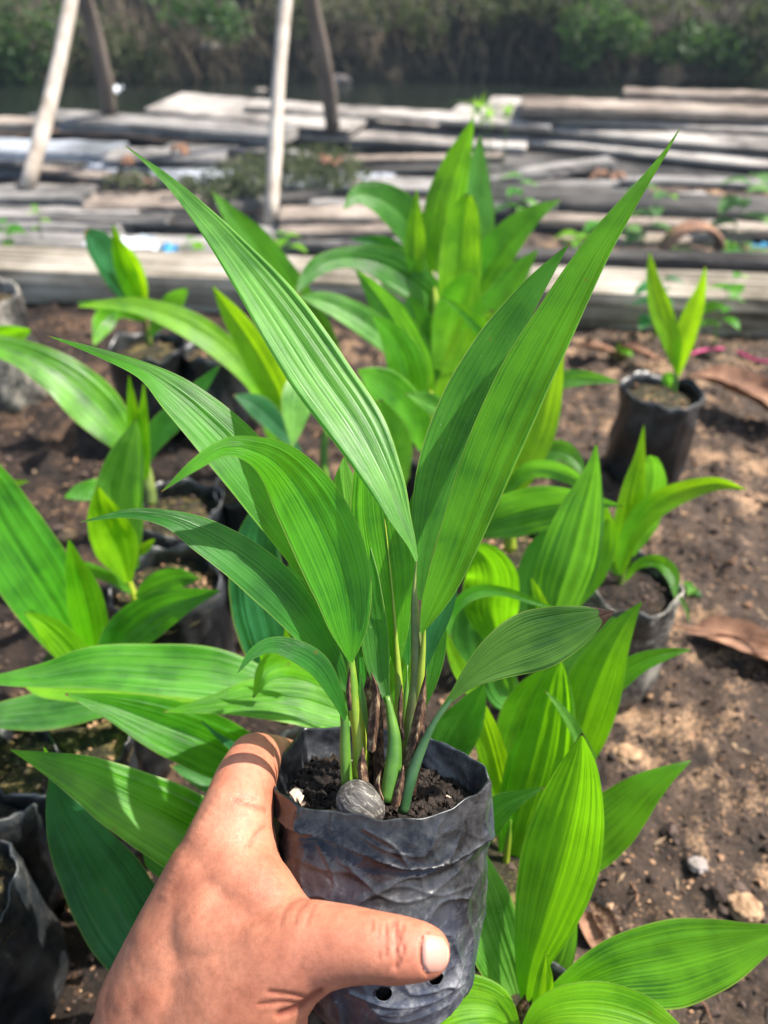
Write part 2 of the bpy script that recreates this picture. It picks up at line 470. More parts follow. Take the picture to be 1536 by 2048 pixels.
def spaced(lo, hi, step, far, k=1.35):
    a = list(np.arange(lo, hi + step / 2, step))
    d = step
    b = a[-1]
    while b < far:
        d *= k
        b += d
        a.append(b)
    d = step
    b = a[0]
    pre = []
    while b > -far:
        d *= k
        b -= d
        pre.append(b)
    return pre[::-1] + a


def ground_z(x, y):
    z = 0.0
    near = max(0.0, 1 - max(0.0, abs(x) - 1.2) / 2.5)
    if y < 2.2:
        z += near * (0.012 * fbm(x, y, 5, 3) + 0.008 * fbm(x, y, 26, 4) + .0055 * fbm(x + 5, y, 75, 3))
    # behind the timber edging the ground lies a little lower and dips to the stream
    if y > 1.3:
        t = min(1, (y - 1.3) / .25)
        z += -0.01 * t + 0.015 * fbm(x, y, 3, 3) * near
    if y > 3.3:
        t = min(1, (y - 3.3) / .5)
        z -= .30 * t * t * (3 - 2 * t)
    return z


xs = spaced(-1.15, 1.15, .0058, 900)
ys = spaced(-0.05, 1.45, .0058, 900)
vs = [(x, y, ground_z(x, y)) for y in ys for x in xs]
nx = len(xs)
fs = [(j * nx + i, j * nx + i + 1, (j + 1) * nx + i + 1, (j + 1) * nx + i) for j in range(len(ys) - 1) for i in range(nx - 1)]
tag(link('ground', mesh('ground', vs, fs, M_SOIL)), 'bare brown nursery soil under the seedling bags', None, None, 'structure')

# water of the stream
M_WATER, n, l, out = newmat('stream_water')
pr = N(n, 'ShaderNodeBsdfPrincipled'); pr.inputs['Base Color'].default_value = (.012, .016, .012, 1); pr.inputs['Roughness'].default_value = .12
nz = N(n, 'ShaderNodeTexNoise', Scale=9.0, Detail=3.0); tcx = N(n, 'ShaderNodeTexCoord'); l.new(tcx.outputs['Object'], nz.inputs['Vector'])
bp = N(n, 'ShaderNodeBump', Strength=.3, Distance=.02); l.new(nz.outputs['Fac'], bp.inputs['Height']); l.new(bp.outputs[0], pr.inputs['Normal'])
l.new(pr.outputs[0], out.inputs['Surface'])
tag(link('water', mesh('water', [(-40, 3.4, -.16), (40, 3.4, -.16), (40, 7.5, -.16), (-40, 7.5, -.16)], [(0, 1, 2, 3)], M_WATER)), 'dark still stream at the foot of the bank', None, None, 'structure')

# earth bank beyond the stream
M_BANK = soil_mat('bank_earth', (.014, .012, .009), (.056, .046, .034), (.13, .10, .062), .6)
bx = np.linspace(-9, 9, 260)
bt = np.linspace(0, 1, 90)
vs = []
for t in bt:
    for x in bx:
        hgt = -.3 + 3.4 * t
        yy = 5.15 + .9 * t + 1.2 * t * t
        w = min(1, t * 5)
        yy += w * (.28 * noise.fractal((x * 1.1, 0, hgt * 1.3), 1, 2, 5) + .07 * noise.fractal((x * 7, 2, hgt * 5), 1, 2, 3))
        vs.append((x, yy, hgt))
# plateau behind the crest, out to the horizon
for (yy, hh) in ((12, 3.6), (60, 4), (900, 5)):
    for x in bx:
        vs.append((x * (yy / 5), yy, hh))
nr = len(bt) + 3
fs = [(j * 260 + i, j * 260 + i + 1, (j + 1) * 260 + i + 1, (j + 1) * 260 + i) for j in range(nr - 1) for i in range(259)]
tag(link('bank', mesh('bank', vs, fs, M_BANK)), 'steep dark earth bank rising beyond the stream', None, None, 'structure')

# ------------------------------------------------------------------ scattered clods and crumbs
ico_v = []
t = (1 + 5 ** .5) / 2
for a, b in ((-1, t), (1, t), (-1, -t), (1, -t)):
    ico_v += [(a, b, 0)]
for a, b in ((-1, t), (1, t), (-1, -t), (1, -t)):
    ico_v += [(0, a, b)]
for a, b in ((t, -1), (t, 1), (-t, -1), (-t, 1)):
    ico_v += [(a, 0, b)]
ico_v = np.array(ico_v) / 1.9
ico_f = np.array([(0, 11, 5), (0, 5, 1), (0, 1, 7), (0, 7, 10), (0, 10, 11), (1, 5, 9), (5, 11, 4), (11, 10, 2), (10, 7, 6), (7, 1, 8), (3, 9, 4), (3, 4, 2), (3, 2, 6), (3, 6, 8), (3, 8, 9), (4, 9, 5), (2, 4, 11), (6, 2, 10), (8, 6, 7), (9, 8, 1)])


def blobs(name, pts, mat, parent=None, flat=.7):
    """pts: (x,y,z,r) -> one mesh of small irregular lumps"""
    g = np.random.default_rng(len(pts))
    V = []
    F = []
    for i, (x, y, z, r) in enumerate(pts):
        s = r * (0.7 + .6 * g.random(3))
        s[2] *= flat
        a = g.random() * 6.28
        v = ico_v * s * (1 + .25 * g.standard_normal((12, 1)))
        v = np.stack([v[:, 0] * math.cos(a) - v[:, 1] * math.sin(a), v[:, 0] * math.sin(a) + v[:, 1] * math.cos(a), v[:, 2]], 1)
        V.append(v + (x, y, z))
        F.append(ico_f + 12 * i)
    V = np.vstack(V)
    F = np.vstack(F)
    return link(name, mesh(name, V.tolist(), F.tolist(), mat, smooth=False), parent)


g = random.Random(3)
cl = []
cc = []
while len(cl) < 14000:
    x, y = g.uniform(-1.1, 1.1), g.uniform(0, 1.22)
    if abs(x) > .25 + y * .62:
        continue
    r = .0009 * (1 + g.expovariate(1.1))
    cl.append((x, y, ground_z(x, y) + r * .3, min(r, .009)))
while len(cc) < 9000:
    x, y = g.uniform(-1.1, 1.1), g.uniform(0, 1.25)
    if abs(x) > .25 + y * .62 or noise.fractal((x * 9, y * 9, 0), 1, 2, 3) < (-.05 if x > .1 else .2):
        continue
    r = .0006 * (1 + g.expovariate(1.3))
    cc.append((x, y, ground_z(x, y) + r * .4, min(r, .0042)))
tag(blobs('soil_clods', cl, M_CLOD), 'loose dark clods scattered over the soil', 'soil', None, 'stuff')
tag(blobs('clay_crumbs', cc, M_CRUMB), 'orange tan crumbs of clay scattered over the soil', 'soil', None, 'stuff')

# ------------------------------------------------------------------ timber
WOOD = {
    'pale': wood_mat('pale_weathered_wood', (.17, .15, .135), (.37, .335, .30), (.54, .50, .455)),
    'grey': wood_mat('grey_weathered_wood', (.09, .085, .08), (.24, .225, .21), (.40, .375, .35)),
    'blue': wood_mat('bluish_weathered_wood', (.12, .13, .14), (.27, .29, .32), (.46, .49, .54)),
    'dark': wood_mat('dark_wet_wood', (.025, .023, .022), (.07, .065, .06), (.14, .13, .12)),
    'tan': wood_mat('tan_wood', (.14, .11, .09), (.29, .235, .19), (.44, .38, .32)),
    'beam': wood_mat('mossy_beam_wood', (.13, .11, .08), (.29, .255, .20), (.46, .42, .36)),
}


def board(name, xa, ya, xb, yb, z, wid, th, mat, rgh=1.0, label=None, cat='plank', group='weathered planks piled behind the timber edging', tilt=0.0, za=None, zb=None, parent=None):
    """long board whose near lower edge runs between two photo points lying at height z"""
    A = G(xa, ya, z if za is None else za)
    B = G(xb, yb, z if zb is None else zb)
    d = B - A
    L = d.length
    ex = d.normalized()
    ey = Vector((0, 0, 1)).cross(ex).normalized()
    ez = ex.cross(ey)
    if tilt:
        q = Matrix.Rotation(tilt, 3, ex)
        ey = q @ ey
        ez = q @ ez
    ns = 40
    sd = rnd.random() * 100
    prof = [(0, 0), (0, th * .25), (0, th * .75), (wid * .03 + .002, th), (wid * .35, th), (wid * .65, th), (wid - .002 - wid * .03, th), (wid, th * .75), (wid, 0)]
    V = []
    for i in range(ns + 1):
        x = L * i / ns
        wob = rgh * .006 * noise.noise((x * 4, sd, 0))
        for k, (py, pz) in enumerate(prof):
            e = rgh * (.0035 * noise.noise((x * 22, sd + k * 2.1, 1)) + .002 * noise.noise((x * 70, sd + k, 4)))
            V.append((x + (e * 4 if i in (0, ns) else 0), py + wob + e, pz + e * .8 * (pz > 0) + .004 * noise.noise((x * 3, sd, 7)) * (pz > 0)))
    k = len(prof)
    F = [(i * k + j, i * k + (j + 1) % k, (i + 1) * k + (j + 1) % k, (i + 1) * k + j) for i in range(ns) for j in range(k)]
    F.append(tuple(range(k))[::-1])
    F.append(tuple(ns * k + j for j in range(k)))
    F = [f[::-1] for f in F]
    o = link(name, mesh(name, V, F, WOOD[mat], smooth=False), parent)
    M = Matrix((ex, ey, ez)).transposed().to_4x4()
    M.translation = A
    o.matrix_world = M
    if label:
        tag(o, label, cat, group)
    return o


board('timber_edging', -500, 598, 2200, 719, -.01, .135, .075, 'beam', .35, 'long mossy timber beam edging the soil bed across the picture', 'beam', None)
board('plank', 900, 547, 2300, 575, .02, .05, .035, 'dark', 1.0, 'thin dark board lying directly behind the right half of the timber edging')
PL = [
    (-300, 492, 520, 522, 0.000, 0.090, 0.018, 'grey', 'grey board directly behind the left end of the timber edging'),
    (-300, 466, 245, 480, 0.000, 0.144, 0.027, 'grey', 'broad silvery plank at the far left, second behind the edging'),
    (-300, 412, 168, 412, 0.019, 0.117, 0.021, 'grey', 'grey plank with a sawn end, beside the foot of the left pole'),
    (168, 436, 400, 432, 0.012, 0.126, 0.024, 'tan', 'short tan block of wood butted against a sawn grey plank'),
    (200, 462, 900, 470, 0.000, 0.081, 0.018, 'dark', 'dark narrow plank running under the foot of the second pale pole'),
    (430, 503, 900, 505, 0.000, 0.117, 0.021, 'grey', 'brownish grey plank behind the edging, right of the second pale pole'),
    (560, 452, 930, 448, 0.031, 0.090, 0.018, 'tan', 'tan plank right of the foot of the second pale pole'),
    (440, 432, 670, 402, 0.031, 0.054, 0.018, 'dark', 'dark splintered board crossing just left of the second pale pole foot'),
    (-300, 352, 420, 356, 0.000, 0.144, 0.018, 'blue', 'bluish white plank at the left edge behind the left pole'),
    (-300, 306, 210, 326, 0.019, 0.162, 0.024, 'blue', 'broad whitish sheet plank at the left edge'),
    (210, 330, 445, 330, 0.025, 0.126, 0.018, 'grey', 'short grey plank with orange litter on it, between the two pale poles'),
    (280, 372, 780, 388, 0.000, 0.144, 0.018, 'blue', 'long bluish plank running behind the second pale pole'),
    (360, 352, 1000, 352, 0.000, 0.117, 0.018, 'dark', 'dark plank in front of the green creeper'),
    (55, 252, 560, 292, 0.031, 0.144, 0.030, 'grey', 'long grey plank running from behind the left pole'),
    (-300, 262, 70, 262, 0.031, 0.108, 0.024, 'tan', 'brown plank at the far left beyond the left pole'),
    (290, 226, 700, 270, 0.050, 0.216, 0.013, 'pale', 'whitish split plank near the water, left of centre'),
    (488, 222, 1100, 262, 0.074, 0.090, 0.013, 'pale', 'thin pale plank with a pointed end, nearest the water'),
    (420, 268, 1050, 305, 0.025, 0.198, 0.013, 'pale', 'pale plank under the foot of the second dark pole'),
    (780, 262, 1536, 342, 0.031, 0.198, 0.013, 'pale', 'broad pale front plank of the stack at the right'),
    (880, 248, 1800, 330, 0.062, 0.180, 0.013, 'pale', 'second pale plank of the stack at the right'),
    (960, 236, 1900, 292, 0.087, 0.198, 0.013, 'pale', 'third pale plank of the stack at the right, farther back'),
    (1040, 228, 1900, 258, 0.112, 0.162, 0.024, 'tan', 'brownish plank on top of the stack at the right'),
    (1245, 214, 1700, 232, 0.118, 0.090, 0.042, 'tan', 'rough brown log lying highest at the right edge'),
    (700, 300, 1000, 305, 0.000, 0.117, 0.018, 'grey', 'grey plank lying right of the creeper'),
    (970, 372, 1235, 335, 0.025, 0.054, 0.018, 'grey', 'slanting grey board right of the tall seedling'),
    (700, 388, 1300, 398, 0.000, 0.108, 0.018, 'grey', 'grey plank behind the tall light green seedling'),
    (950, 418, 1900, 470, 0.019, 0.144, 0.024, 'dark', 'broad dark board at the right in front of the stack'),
    (1080, 452, 1560, 478, 0.006, 0.063, 0.018, 'tan', 'thin tan board at the right above the weeds'),
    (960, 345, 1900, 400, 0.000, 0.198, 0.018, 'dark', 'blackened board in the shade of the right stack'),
]
for p in PL:
    board('plank', *p[:8], rgh=.8, label=p[8], tilt=.10 if p[7] == 'pale' else 0)


SL = [
    (-200, 442, 330, 452, 'grey', 'narrow grey slat lying on the planks left of the white plastic sheet'),
    (330, 300, 620, 322, 'grey', 'narrow slat behind the short grey plank, left of the creeper'),
    (60, 350, 300, 372, 'tan', 'narrow brown slat right of the left pale pole foot'),
    (690, 330, 1010, 322, 'tan', 'narrow brown slat behind the tallest seedling'),
    (620, 420, 1020, 428, 'grey', 'narrow grey slat in front of the tan plank, left of the tallest seedling'),
    (560, 478, 860, 470, 'tan', 'narrow brown slat right of the middle pale pole, close to the edging'),
    (1060, 424, 1420, 404, 'grey', 'narrow grey slat slanting across the broad dark board at the right'),
    (1240, 372, 1700, 384, 'grey', 'narrow grey slat on the blackened board at the right edge'),
    (760, 236, 1180, 250, 'grey', 'narrow slat behind the pale planks above the tallest seedling'),
    (120, 262, 470, 280, 'blue', 'narrow bluish slat in front of the long grey plank at the left'),
    (-200, 334, 160, 342, 'dark', 'narrow dark slat at the left pale pole'),
    (1130, 500, 1500, 486, 'tan', 'narrow slat lying among the weeds by the pipe ring'),
]
for p in SL:
    board('plank', p[0], p[1], p[2], p[3], .025, .05, .014, p[4], rgh=.8, label=p[5])


def tube_mesh(name, pts, mat, ns=12, closed_ends=True, smooth=True, rough=0.0):
    """pts: list of (Vector, radius)"""
    V = []
    k = len(pts)
    prev = None
    for i, (p, r) in enumerate(pts):
        a = pts[max(0, i - 1)][0]
        b = pts[min(k - 1, i + 1)][0]
        tn = (b - a).normalized()
        if prev is None:
            u = tn.orthogonal().normalized()
        else:
            u = (prev - tn * prev.dot(tn)).normalized()
        prev = u
        w = tn.cross(u)
        for j in range(ns):
            an = 2 * math.pi * j / ns
            rr = r * (1 + rough * noise.noise(Vector(p) * 30 + Vector((j, 0, 0))))
            V.append(p + (u * math.cos(an) + w * math.sin(an)) * rr)
    F = [(i * ns + j, i * ns + (j + 1) % ns, (i + 1) * ns + (j + 1) % ns, (i + 1) * ns + j) for i in range(k - 1) for j in range(ns)]
    if closed_ends:
        F.append(tuple(range(ns))[::-1])
        F.append(tuple((k - 1) * ns + j for j in range(ns)))
    return mesh(name, V, F, mat, smooth)


M_POLE = simple_mat('pale_pole_wood', [(.3, (.30, .24, .185)), (.5, (.52, .45, .38)), (.7, (.64, .58, .51))], 9, .7, .4, .003, stretch=(3, 3, .6))
M_POLED = simple_mat('dark_pole_wood', [(.3, (.07, .055, .045)), (.6, (.17, .135, .11)), (.8, (.26, .21, .18))], 9, .8, .4, .003, stretch=(3, 3, .6))


def pole(bx_, by_, bz, tx, ty, rad, mat, label, far=1.0, lean=0.0):
    A = G(bx_, by_, bz)
    r = FW + RT * ((tx - 768) / FPX) - UP * ((ty - 1024) / FPX)
    yy = A.y + lean
    B = CAMP + r * (yy / r.y)
    d = (B - A)
    top = A + d * 2.6
    pts = []
    for i in range(26):
        t = i / 25
        p = A.lerp(top, t)
        p += Vector((.006 * math.sin(t * 9 + bx_), .004 * math.sin(t * 7), 0))
        kn = 1.12 if i % 8 == 3 else 1
        pts.append((p, rad * (1.08 - .2 * t) * kn))
    o = link('pole', tube_mesh('pole', pts, mat, 14, rough=.12))
    o['label'] = label
    o['category'] = 'pole'
    o['group'] = 'poles standing in the planks'
    return o


pole(56, 378, .04, 140, 0, .0170, M_POLE, 'pale pole at the left, its foot on a sawn grey plank', lean=.35)
pole(536, 450, .02, 576, 0, .0145, M_POLE, 'pale upright pole left of centre, foot among dark planks', lean=.3)
pole(220, 228, .06, 172, 0, .022, M_POLED, 'dark slanting pole just right of the left pale pole', lean=-.1)
pole(666, 258, .06, 622, 0, .021, M_POLED, 'dark slanting pole right of the middle pale pole', lean=-.1)

# ------------------------------------------------------------------ the fine insect net hung behind the edging
V = []
F = []
nw = .00030
y0 = 1.42
for i in range(int(3.6 / .0045)):
    x = -1.8 + i * .0045
    b = len(V)
    wob = .004 * math.sin(x * 9)
    V += [(x, y0 + wob, .03), (x + nw, y0 + wob, .03), (x + nw, y0 + .05 + wob, 1.1), (x, y0 + .05 + wob, 1.1)]
    F.append((b, b + 1, b + 2, b + 3))
nxs = 24
for i in range(int(1.05 / .0045)):
    z = .04 + i * .0045
    for k in range(nxs):
        xa, xb = -1.8 + 3.6 * k / nxs, -1.8 + 3.6 * (k + 1) / nxs
        ya, yb = y0 + .05 * (z - .03) / 1.07 + .004 * math.sin(xa * 9) - .0006, y0 + .05 * (z - .03) / 1.07 + .004 * math.sin(xb * 9) - .0006
        b = len(V)
        V += [(xa, ya, z), (xb, yb, z), (xb, yb, z + nw), (xa, ya, z + nw)]
        F.append((b, b + 1, b + 2, b + 3))
tag(link('insect_net', mesh('insect_net', V, F, M_NETP, smooth=False)), 'fine pale insect net hung upright behind the timber edging', 'net')


# ------------------------------------------------------------------ leaf cloud helper (bank bushes, creeper)
def leafcloud(name, blobsl, n, size, mat, seed=1, parent=None, droop=.3, stems=True):
    g = np.random.default_rng(seed)
    V = []
    F = []
    UV = []
    w = np.array([b[3] * b[4] * b[5] for b in blobsl])
    w = w / w.sum()
    for i in range(n):
        b = blobsl[int(g.choice(len(blobsl), p=w))]
        d = g.standard_normal(3)
        d /= np.linalg.norm(d)
        rr = g.random() ** .45
        c = np.array(b[:3]) + d * np.array(b[3:6]) * rr
        s = size * (.5 + g.random())
        t = g.standard_normal(3)
        t[2] -= droop
        t /= np.linalg.norm(t)
        u = np.cross(t, g.standard_normal(3))
        u /= np.linalg.norm(u)
        nn = np.cross(t, u)
        k = len(V)
        V += [c - t * s, c - t * s * .2 + u * s * .42 + nn * s * .12, c + t * s * .5 + u * s * .3 + nn * s * .08, c + t * s, c + t * s * .5 - u * s * .3 + nn * s * .08, c - t * s * .2 - u * s * .42 + nn * s * .12, c]
        UV += [(.5, 0), (1, .4), (.9, .7), (.5, 1), (.1, .7), (0, .4), (.5, .5)]
        F += [(k, k + 1, k + 6), (k + 1, k + 2, k + 6), (k + 2, k + 3, k + 6), (k + 3, k + 4, k + 6), (k + 4, k + 5, k + 6), (k + 5, k, k + 6)]
    return link(name, mesh(name, V, F, mat, smooth=False, uvs=UV), parent)


M_BUSH = leaf_mat('bank_foliage', (.024, .055, .018), (.080, .150, .045), (.14, .28, .06), .3, .55)
M_BUSHD = leaf_mat('bank_foliage_dry', (.040, .052, .024), (.12, .13, .065), (.15, .19, .06), .3, .7)


def bankpt(x, y, dy=4.9):
    r = FW + RT * ((x - 768) / FPX) - UP * ((y - 1024) / FPX)
    return CAMP + r * (dy / r.y)


def bush(label, spots, n, size, mat, seed, dy=4.95):
    bl = []
    for (x, y, rx, ry) in spots:
        p = bankpt(x, y, dy)
        k = (p - CAMP).dot(FW) / FPX
        bl.append((p.x, p.y, p.z, rx * k, .16, ry * k))
    c = bl[0]
    root = thing('bush', label, 'bush', (c[0], c[1], c[2] - .2), 'bushes hanging on the bank')
    leafcloud('foliage', bl, int(n * .62), size * .9, mat, seed, root)
    g = random.Random(seed)
    pts = []
    base = Vector((c[0], c[1] + .35, c[2] + .1))
    V = []
    F = []
    for b in bl:
        for q in range(4):
            tip = Vector((b[0] + g.uniform(-1, 1) * b[3] * .7, b[1], b[2] + g.uniform(-1, 1) * b[5] * .7))
            k = len(V)
            for s in range(5):
                p = base.lerp(tip, s / 4) + Vector((0, 0, .06 * math.sin(s / 4 * math.pi)))
                r = .006 * (1 - s / 6)
                V += [p + Vector((r, 0, 0)), p + Vector((-r * .5, 0, r * .8)), p + Vector((-r * .5, 0, -r * .8))]
            for s in range(4):
                for j in range(3):
                    F.append((k + s * 3 + j, k + s * 3 + (j + 1) % 3, k + s * 3 + 3 + (j + 1) % 3, k + s * 3 + 3 + j))
    link('branch', mesh('branch', V, F, M_POLED), root)
    return root


bush('green leafy bush at the upper left edge of the bank', [(60, 60, 110, 70), (40, 130, 90, 40), (-60, 80, 90, 90)], 1900, .026, M_BUSH, 1)
bush('grey green bush overhanging the bank between the two left poles', [(250, 100, 90, 60), (290, 130, 60, 40), (150, 130, 60, 40), (180, 60, 60, 60)], 1500, .024, M_BUSHD, 2)
bush('green tuft hanging at the top centre left of the bank', [(380, 10, 90, 40), (450, 50, 60, 40)], 800, .026, M_BUSH, 3)
bush('bright green tuft right of centre on the bank', [(1190, 50, 80, 50), (1255, 70, 45, 40), (1160, 100, 40, 40)], 1500, .027, M_BUSH, 4)
bush('green bush near the right edge of the bank', [(1400, 80, 70, 40), (1350, 100, 60, 30), (1460, 110, 60, 40)], 1400, .026, M_BUSH, 5)
bush('dull grey green bush at the upper right corner', [(1520, 90, 70, 80), (1540, 30, 80, 60), (1500, 160, 50, 40)], 1500, .024, M_BUSHD, 6)
bush('sparse olive bush along the top of the bank between the middle poles', [(600, 20, 100, 50), (760, 20, 100, 40), (860, 40, 60, 50)], 1200, .024, M_BUSHD, 7, 5.05)
bush('sparse olive bush along the top right of centre', [(1000, 10, 100, 40), (1100, 0, 90, 40), (1330, 10, 120, 30)], 1100, .024, M_BUSHD, 8, 5.05)

# hanging roots and dry stems on the bank: nobody could count them
g = random.Random(11)
V = []
F = []
for i in range(750):
    x = g.uniform(-60, 1600)
    y = g.uniform(-60, 110) + 30 * math.sin(x * .013)
    p = bankpt(x, y, 5.12 + g.uniform(-.12, .2))
    ln = g.uniform(.08, .35)
    dx = g.gauss(0, .12)
    w_ = g.uniform(.001, .004)
    k = len(V)
    for s in range(6):
        t_ = s / 5
        q = p + Vector((dx * t_ + .02 * math.sin(t_ * 5 + i), -.05 * math.sin(t_ * 3), -ln * t_))
        V += [q + Vector((w_, 0, 0)), q + Vector((-w_, 0, 0)), q + Vector((0, -w_ * 1.5, 0))]
    for s in range(5):
        for j in range(3):
            F.append((k + s * 3 + j, k + s * 3 + (j + 1) % 3, k + s * 3 + 3 + (j + 1) % 3, k + s * 3 + 3 + j))
M_ROOT = simple_mat('dry_roots', [(.3, (.09, .075, .05)), (.7, (.28, .23, .16))], 6, .9, .1, .002)
tag(link('hanging_roots', mesh('hanging_roots', V, F, M_ROOT)), 'dry roots and stems hanging down the dark bank', 'roots', None, 'stuff')

# creeper over the planks
c = G(600, 318, .08)
root = thing('creeper', 'low green creeper spreading over the planks around the middle pale pole', 'plant', c)
bl = []
for (x, y, rx, rz) in ((500, 300, .16, .04), (560, 285, .15, .05), (620, 300, .16, .06), (670, 315, .12, .05), (640, 270, .12, .04), (470, 320, .10, .03)):
    p = G(x, y, .09)
    bl.append((p.x, p.y, p.z - .05, rx, .12, rz * .55))
leafcloud('foliage', bl, 1300, .010, M_BUSHD, 21, root)
root = thing('creeper', 'small green creeper among the planks left of the middle pale pole foot', 'plant', G(420, 380, .06))
bl = [(*G(x, y, .06), .09, .06, .02) for (x, y) in ((400, 372), (450, 385), (500, 372), (260, 360))]
leafcloud('foliage', bl, 420, .012, M_BUSHD, 22, root)


# ------------------------------------------------------------------ leaves, stems, bags
def blade(name, spec, d0, d1, mat, parent, roll=0.0, vfold=.10, folds=7, pleat=.018, dbow=0.0, nv=None, droll=0.0, darr=None, thick=0.0):
    """A pleated palm leaf. spec = [(x, y, width)] in photo pixels from base to tip, d0/d1 distances at base/tip."""
    L = sum(math.hypot(spec[i + 1][0] - spec[i][0], spec[i + 1][1] - spec[i][1]) for i in range(len(spec) - 1))
    if nv is None:
        nv = int(max(18, min(64, L / 11)))
    C = catmull(spec, nv)
    C[:, 2] = np.maximum(C[:, 2], 1.2)
    nu = folds * 4
    ts = np.linspace(0, 1, nv)
    if darr is not None:
        dd = np.interp(ts, np.linspace(0, 1, len(darr)), darr)
        # soften the corners of the interpolated depth
        kk = np.array([1, 2, 3, 2, 1]) / 9
        dd = np.convolve(np.pad(dd, 2, mode='edge'), kk, mode='valid')
    else:
        dd = d0 + (d1 - d0) * ts + dbow * np.sin(np.pi * ts)
    sp = [P(C[i, 0], C[i, 1], dd[i]) for i in range(nv)]
    V = []
    UV = []
    sd = rnd.random() * 100
    wmax = C[:, 2].max()
    # uneven pleats: fold lines at jittered places, each with its own height
    fr_ = random.Random(int(sd * 1000))
    kn = [-1.0]
    for q in range(1, folds):
        kn.append(-1 + 2 * (q + fr_.uniform(-.3, .3)) / folds)
    kn.append(1.0)
    us, hs = [-1.0], [0.0]
    for q in range(folds):
        hq = fr_.choice((.25, .5, .8, 1.2, 1.7)) * (1 if fr_.random() < .75 else -.6)
        pk = fr_.uniform(.3, .7)
        w_ = kn[q + 1] - kn[q]
        us += [kn[q] + w_ * pk * .6, kn[q] + w_ * pk, kn[q] + w_ * (pk + (1 - pk) * .55), kn[q + 1]]
        hs += [hq * .55, hq, hq * .4, 0.0]
    for i in range(nv):
        a = max(0, i - 1)
        b = min(nv - 1, i + 1)
        tn = (sp[b] - sp[a]).normalized()
        view = (sp[i] - CAMP).normalized()
        side = tn.cross(view).normalized()
        nrm = side.cross(tn).normalized()      # faces away from / towards the lens
        if nrm.dot(view) > 0:
            nrm = -nrm
        rl = roll + droll * ts[i]
        sd_ = side * math.cos(rl) + nrm * math.sin(rl)
        nm_ = nrm * math.cos(rl) - side * math.sin(rl)
        wr = C[i, 2] * dd[i] / FPX / max(.35, math.cos(rl))
        env = min(1, C[i, 2] / wmax * 1.6)
        for j in range(nu + 1):
            u = us[j]
            tri = hs[j] * (.75 + .5 * noise.noise((ts[i] * 3, j // 4, sd)))
            off = -vfold * wr * (1 - abs(u)) * 1.0 + pleat * .80 * wr * tri * env
            und = .022 * wr * math.sin(ts[i] * 17 + u * 2 + sd) * abs(u) ** 2
            wob = 1 + .03 * noise.noise((ts[i] * 9, sd, 1 if u > 0 else 2)) * abs(u)
            V.append(sp[i] + sd_ * (u * wr * .5 * wob) + nm_ * (off + und))
            UV.append(((u + 1) / 2, ts[i]))
    k = nu + 1
    F = [(i * k + j, i * k + j + 1, (i + 1) * k + j + 1, (i + 1) * k + j) for i in range(nv - 1) for j in range(nu)]
    o = link(name, mesh(name, V, F, mat, uvs=UV), parent)
    return o


def stalk(name, spec, d0, d1, mat, parent, ns=12, bow=0.0):
    C = catmull(spec, max(10, 4 * len(spec)))
    n_ = len(C)
    pts = []
    for i in range(n_):
        t = i / (n_ - 1)
        d = d0 + (d1 - d0) * t + bow * math.sin(math.pi * t)
        tp_ = 1.0 if name == 'petiole' else min(1.0, max(.15, (1 - t) / .22))
        pts.append((P(C[i, 0], C[i, 1], d), max(.0003, C[i, 2] * .5 * tp_ * d / FPX)))
    return link(name, tube_mesh(name, pts, mat, ns, rough=.08), parent)


def plant(label, base, leaves, stems=(), group='palm seedlings growing in bags on the soil', cat='palm seedling', name='palm_seedling'):
    """leaves: (spec, d0, d1, material key, opts)"""
    root = thing(name, label, cat, base, group)
    for L in leaves:
        opt = L[4] if len(L) > 4 else {}
        blade('leaf', L[0], L[1], L[2], LM[L[3]], root, **opt)
    for s in stems:
        stalk(s[4] if len(s) > 4 else 'stem', s[0], s[1], s[2], s[3], root)
    return root


